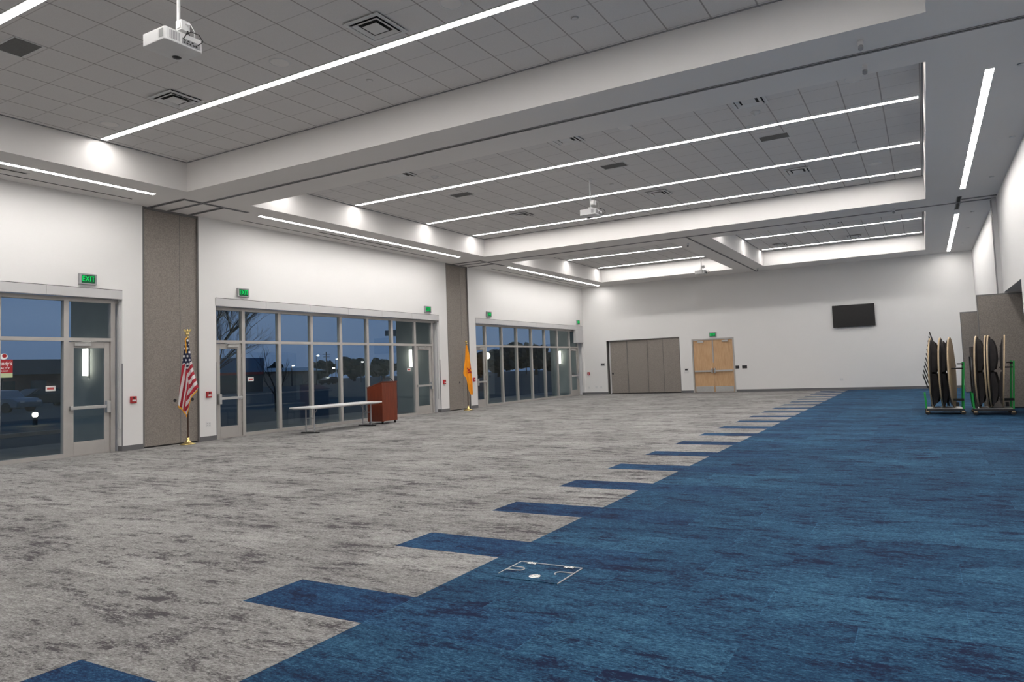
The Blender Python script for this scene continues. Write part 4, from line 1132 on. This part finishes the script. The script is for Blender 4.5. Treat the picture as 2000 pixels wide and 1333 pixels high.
# canopy building and the low metal-roofed building
t = thing('store_building', (-72, 53, -0.15), 0, 'blue fronted store with a red band beyond the middle left door', 'building')
MB().box(-4, 2, -7, 3.6, 0.0, 2.05).build('wall', 'roof_dark', t)
MB().box(-4.1, 2.1, -7.1, 3.7, 2.051, 2.35).build('red_band', 'red_band', t)
MB().box(-4.1, 2.1, -7.1, 3.7, 2.351, 4.0).build('fascia', 'blue_wall', t)
t = thing('low_building', (-110, 93.5, -0.15), 0, 'low building with pale metal roof beyond the middle storefront', 'building')
MB().box(-6, 2, -9, 6.5, 0.0, 2.75).build('wall', 'siding_tan', t)
MB().add([(-7,-10,2.751),(3,-10,2.751),(3,8,2.751),(-7,8,2.751),(-2.6,-10,3.5),(-1.4,-10,3.5),(-1.4,8,3.5),(-2.6,8,3.5)], [(0,3,2,1),(4,5,6,7),(0,1,5,4),(1,2,6,5),(2,3,7,6),(3,0,4,7)]).build('roof', 'metal_roof', t)
MB().box(2.001, 2.04, -4, 3, 0.0, 2.0).build('garage_door', 'concrete', t)

def lamp_post(x, y, z, label, warm=False):
    t = thing('lamp_post', (x, y, -0.15), 0, label, 'street lamp', 'lamp posts across the lot')
    MB().tube([(0,0,0),(0,0,z+0.1)], [0.09, 0.06], 8).build('pole', 'dark_steel', t)
    MB().bar((0,0,z+0.08),(0.5,-0.1,z+0.12), 0.06).build('arm', 'dark_steel', t)
    MB().box(0.35, 0.65, -0.18, 0.08, z-0.04, z+0.06).build('lamp_head', 'lot_lamp', t)
for x, y, z, lab in ((-100, 87.0, 3.6, 'small bright lamp post in front of the low building outside'), (-100, 92.7, 5.4, 'tallest bright lamp post outside the middle storefront'), (-100, 96.5, 3.0, 'dim low lamp post among the trees outside'),
                     (-100, 97.5, 4.7, 'bright lamp post behind a mullion of the middle storefront'), (-100, 104.2, 4.1, 'lamp post outside, right of the others behind the lectern side panes')):
    lamp_post(x, y, z, lab)
t = thing('lamp_reflection_globe', (-17.2, 25.75, -0.02), 0, 'glowing globe on a post standing in for a lamp reflection in the far storefront', 'lamp')  # glowing ball and post added outside in place of a lamp's glass reflection
MB().cyl((0,0,0), 0.045, 1.9).build('post', 'outside_stucco', t)
MB().lathe([(0.0,1.86),(0.08,1.88),(0.13,1.96),(0.14,2.03),(0.12,2.1),(0.07,2.15),(0.0,2.17)], 20).build('globe', 'globe_glow', t)

def utility_pole(x, y, h, label):
    t = thing('utility_pole', (x, y, -0.15), 0, label, 'utility pole', 'wooden utility poles outside')
    MB().tube([(0,0,0),(0,0,h)], [0.16, 0.11], 8).build('pole', 'bark', t)
    MB().bar((0,-1.1,h-0.5),(0,1.1,h-0.5), 0.1).bar((0,-0.9,h-1.1),(0,0.9,h-1.1), 0.1).build('cross_arm', 'bark', t)
utility_pole(-120, 114.2, 7.0, 'wooden utility pole outside the middle storefront')
utility_pole(-90, 140.0, 6.2, 'left wooden utility pole outside the far storefront')
utility_pole(-90, 152.5, 6.6, 'right wooden utility pole outside the far storefront')

def crown_tree(x, y, h, r, label, seed):
    rnd = random.Random(seed)
    t = thing('tree', (x, y, -0.15), 0, label, 'tree', 'dark trees beyond the lot')
    b = MB().tube([(0,0,0),(0.1,0.05,h*0.45),(0,0,h*0.8)], [r*0.09, r*0.06, r*0.02], 8)
    b.build('trunk', 'bark', t)
    b = MB()
    for k in range(26):
        a = rnd.uniform(0, 2*PI); q = rnd.uniform(0, r*0.75); zz = rnd.uniform(h*0.35, h*0.92)
        q *= 1 - 0.6*abs((zz/h) - 0.55); s = rnd.uniform(0.22, 0.42) * r
        n = 7; vs, fs = [], []
        for i in range(5):
            th = PI*(i+0.5)/5
            for j in range(n):
                rr = s*(0.75+0.5*rnd.random()); ph = 2*PI*j/n
                vs.append((q*math.cos(a)+rr*math.sin(th)*math.cos(ph), q*math.sin(a)+rr*math.sin(th)*math.sin(ph), zz+rr*0.8*math.cos(th)))
        for i in range(4):
            for j in range(n): fs.append((i*n+j, i*n+(j+1) % n, (i+1)*n+(j+1) % n, (i+1)*n+j))
        fs.append(tuple(range(n))); fs.append(tuple(range(4*n, 5*n))); b.add(vs, fs)
    b.build('crown', 'foliage', t)
for k, (x, y, h, r, lab) in enumerate(((-126, 96, 5.2, 3.6, 'dark bushy tree behind the left end of the low building'), (-126, 105.5, 4.6, 3.6, 'second dark tree behind the low building'),
        (-130, 122, 5.0, 4.2, 'dark tree right of the low building'), (-130, 133, 5.4, 4.6, 'dark tree behind the lamp posts'), (-130, 144, 5.0, 4.6, 'dark tree left of the lectern outside'), (-130, 155, 4.6, 4.6, 'dark tree straight behind the lectern outside'),
        (-80, 117, 4.2, 4.5, 'dark tree at the left of the far storefront view'), (-80, 124, 5.4, 4.0, 'dark tree left of the utility poles in the far storefront'), (-80, 131.5, 6.8, 4.6, 'tall dark tree between the utility poles'),
        (-80, 140, 6.4, 4.6, 'tall dark tree right of the utility poles'), (-80, 149, 5.0, 4.8, 'dark tree at the right of the far storefront view'))):
    crown_tree(x, y, h, r, lab, 40 + k)

def bare_tree(loc, label, h, spread, seed, lean=(0, 0), depth=5, kids=3):
    rnd = random.Random(seed)
    t = thing('bare_tree', loc, 0, label, 'tree', 'leafless trees outside')
    tr = MB(); br = MB()
    def grow(b, p, d, ln, r, k):
        pts = [p]; q = p.copy()
        for i in range(3):
            d = (d + Vector((rnd.uniform(-.1,.1), rnd.uniform(-.1,.1), rnd.uniform(-.02,.1)))).normalized()
            q = q + d*ln/3; pts.append(q.copy())
        b.tube(pts, [r, r*0.85, r*0.7, r*0.55], 6 if r > 0.02 else 4, caps=False)
        if k == 0: return
        for c in range(kids):
            base = pts[rnd.choice((1, 2, 3))] if c else pts[3]
            nd = (d + Vector((rnd.uniform(-spread, spread), rnd.uniform(-spread, spread), rnd.uniform(-0.1, spread*0.6)))).normalized()
            grow(br, base, nd, ln*rnd.uniform(0.62, 0.85), r*0.52, k-1)
    grow(tr, Vector((0,0,0)), Vector((lean[0], lean[1], 1)).normalized(), h*0.35, 0.05*h/2.6, depth)
    tr.build('trunk', 'bark', t); br.build('branches', 'bark', t)
bare_tree((-19.6, 13.3, -0.02), 'leafless tree spreading branches over the middle left door', 5.6, 0.8, 3, (0.05, 0.25), 6, 4)
bare_tree((-26.0, 21.7, -0.15), 'slim leafless young tree outside the second pane', 3.2, 0.6, 9, (0, 0), 4, 3)
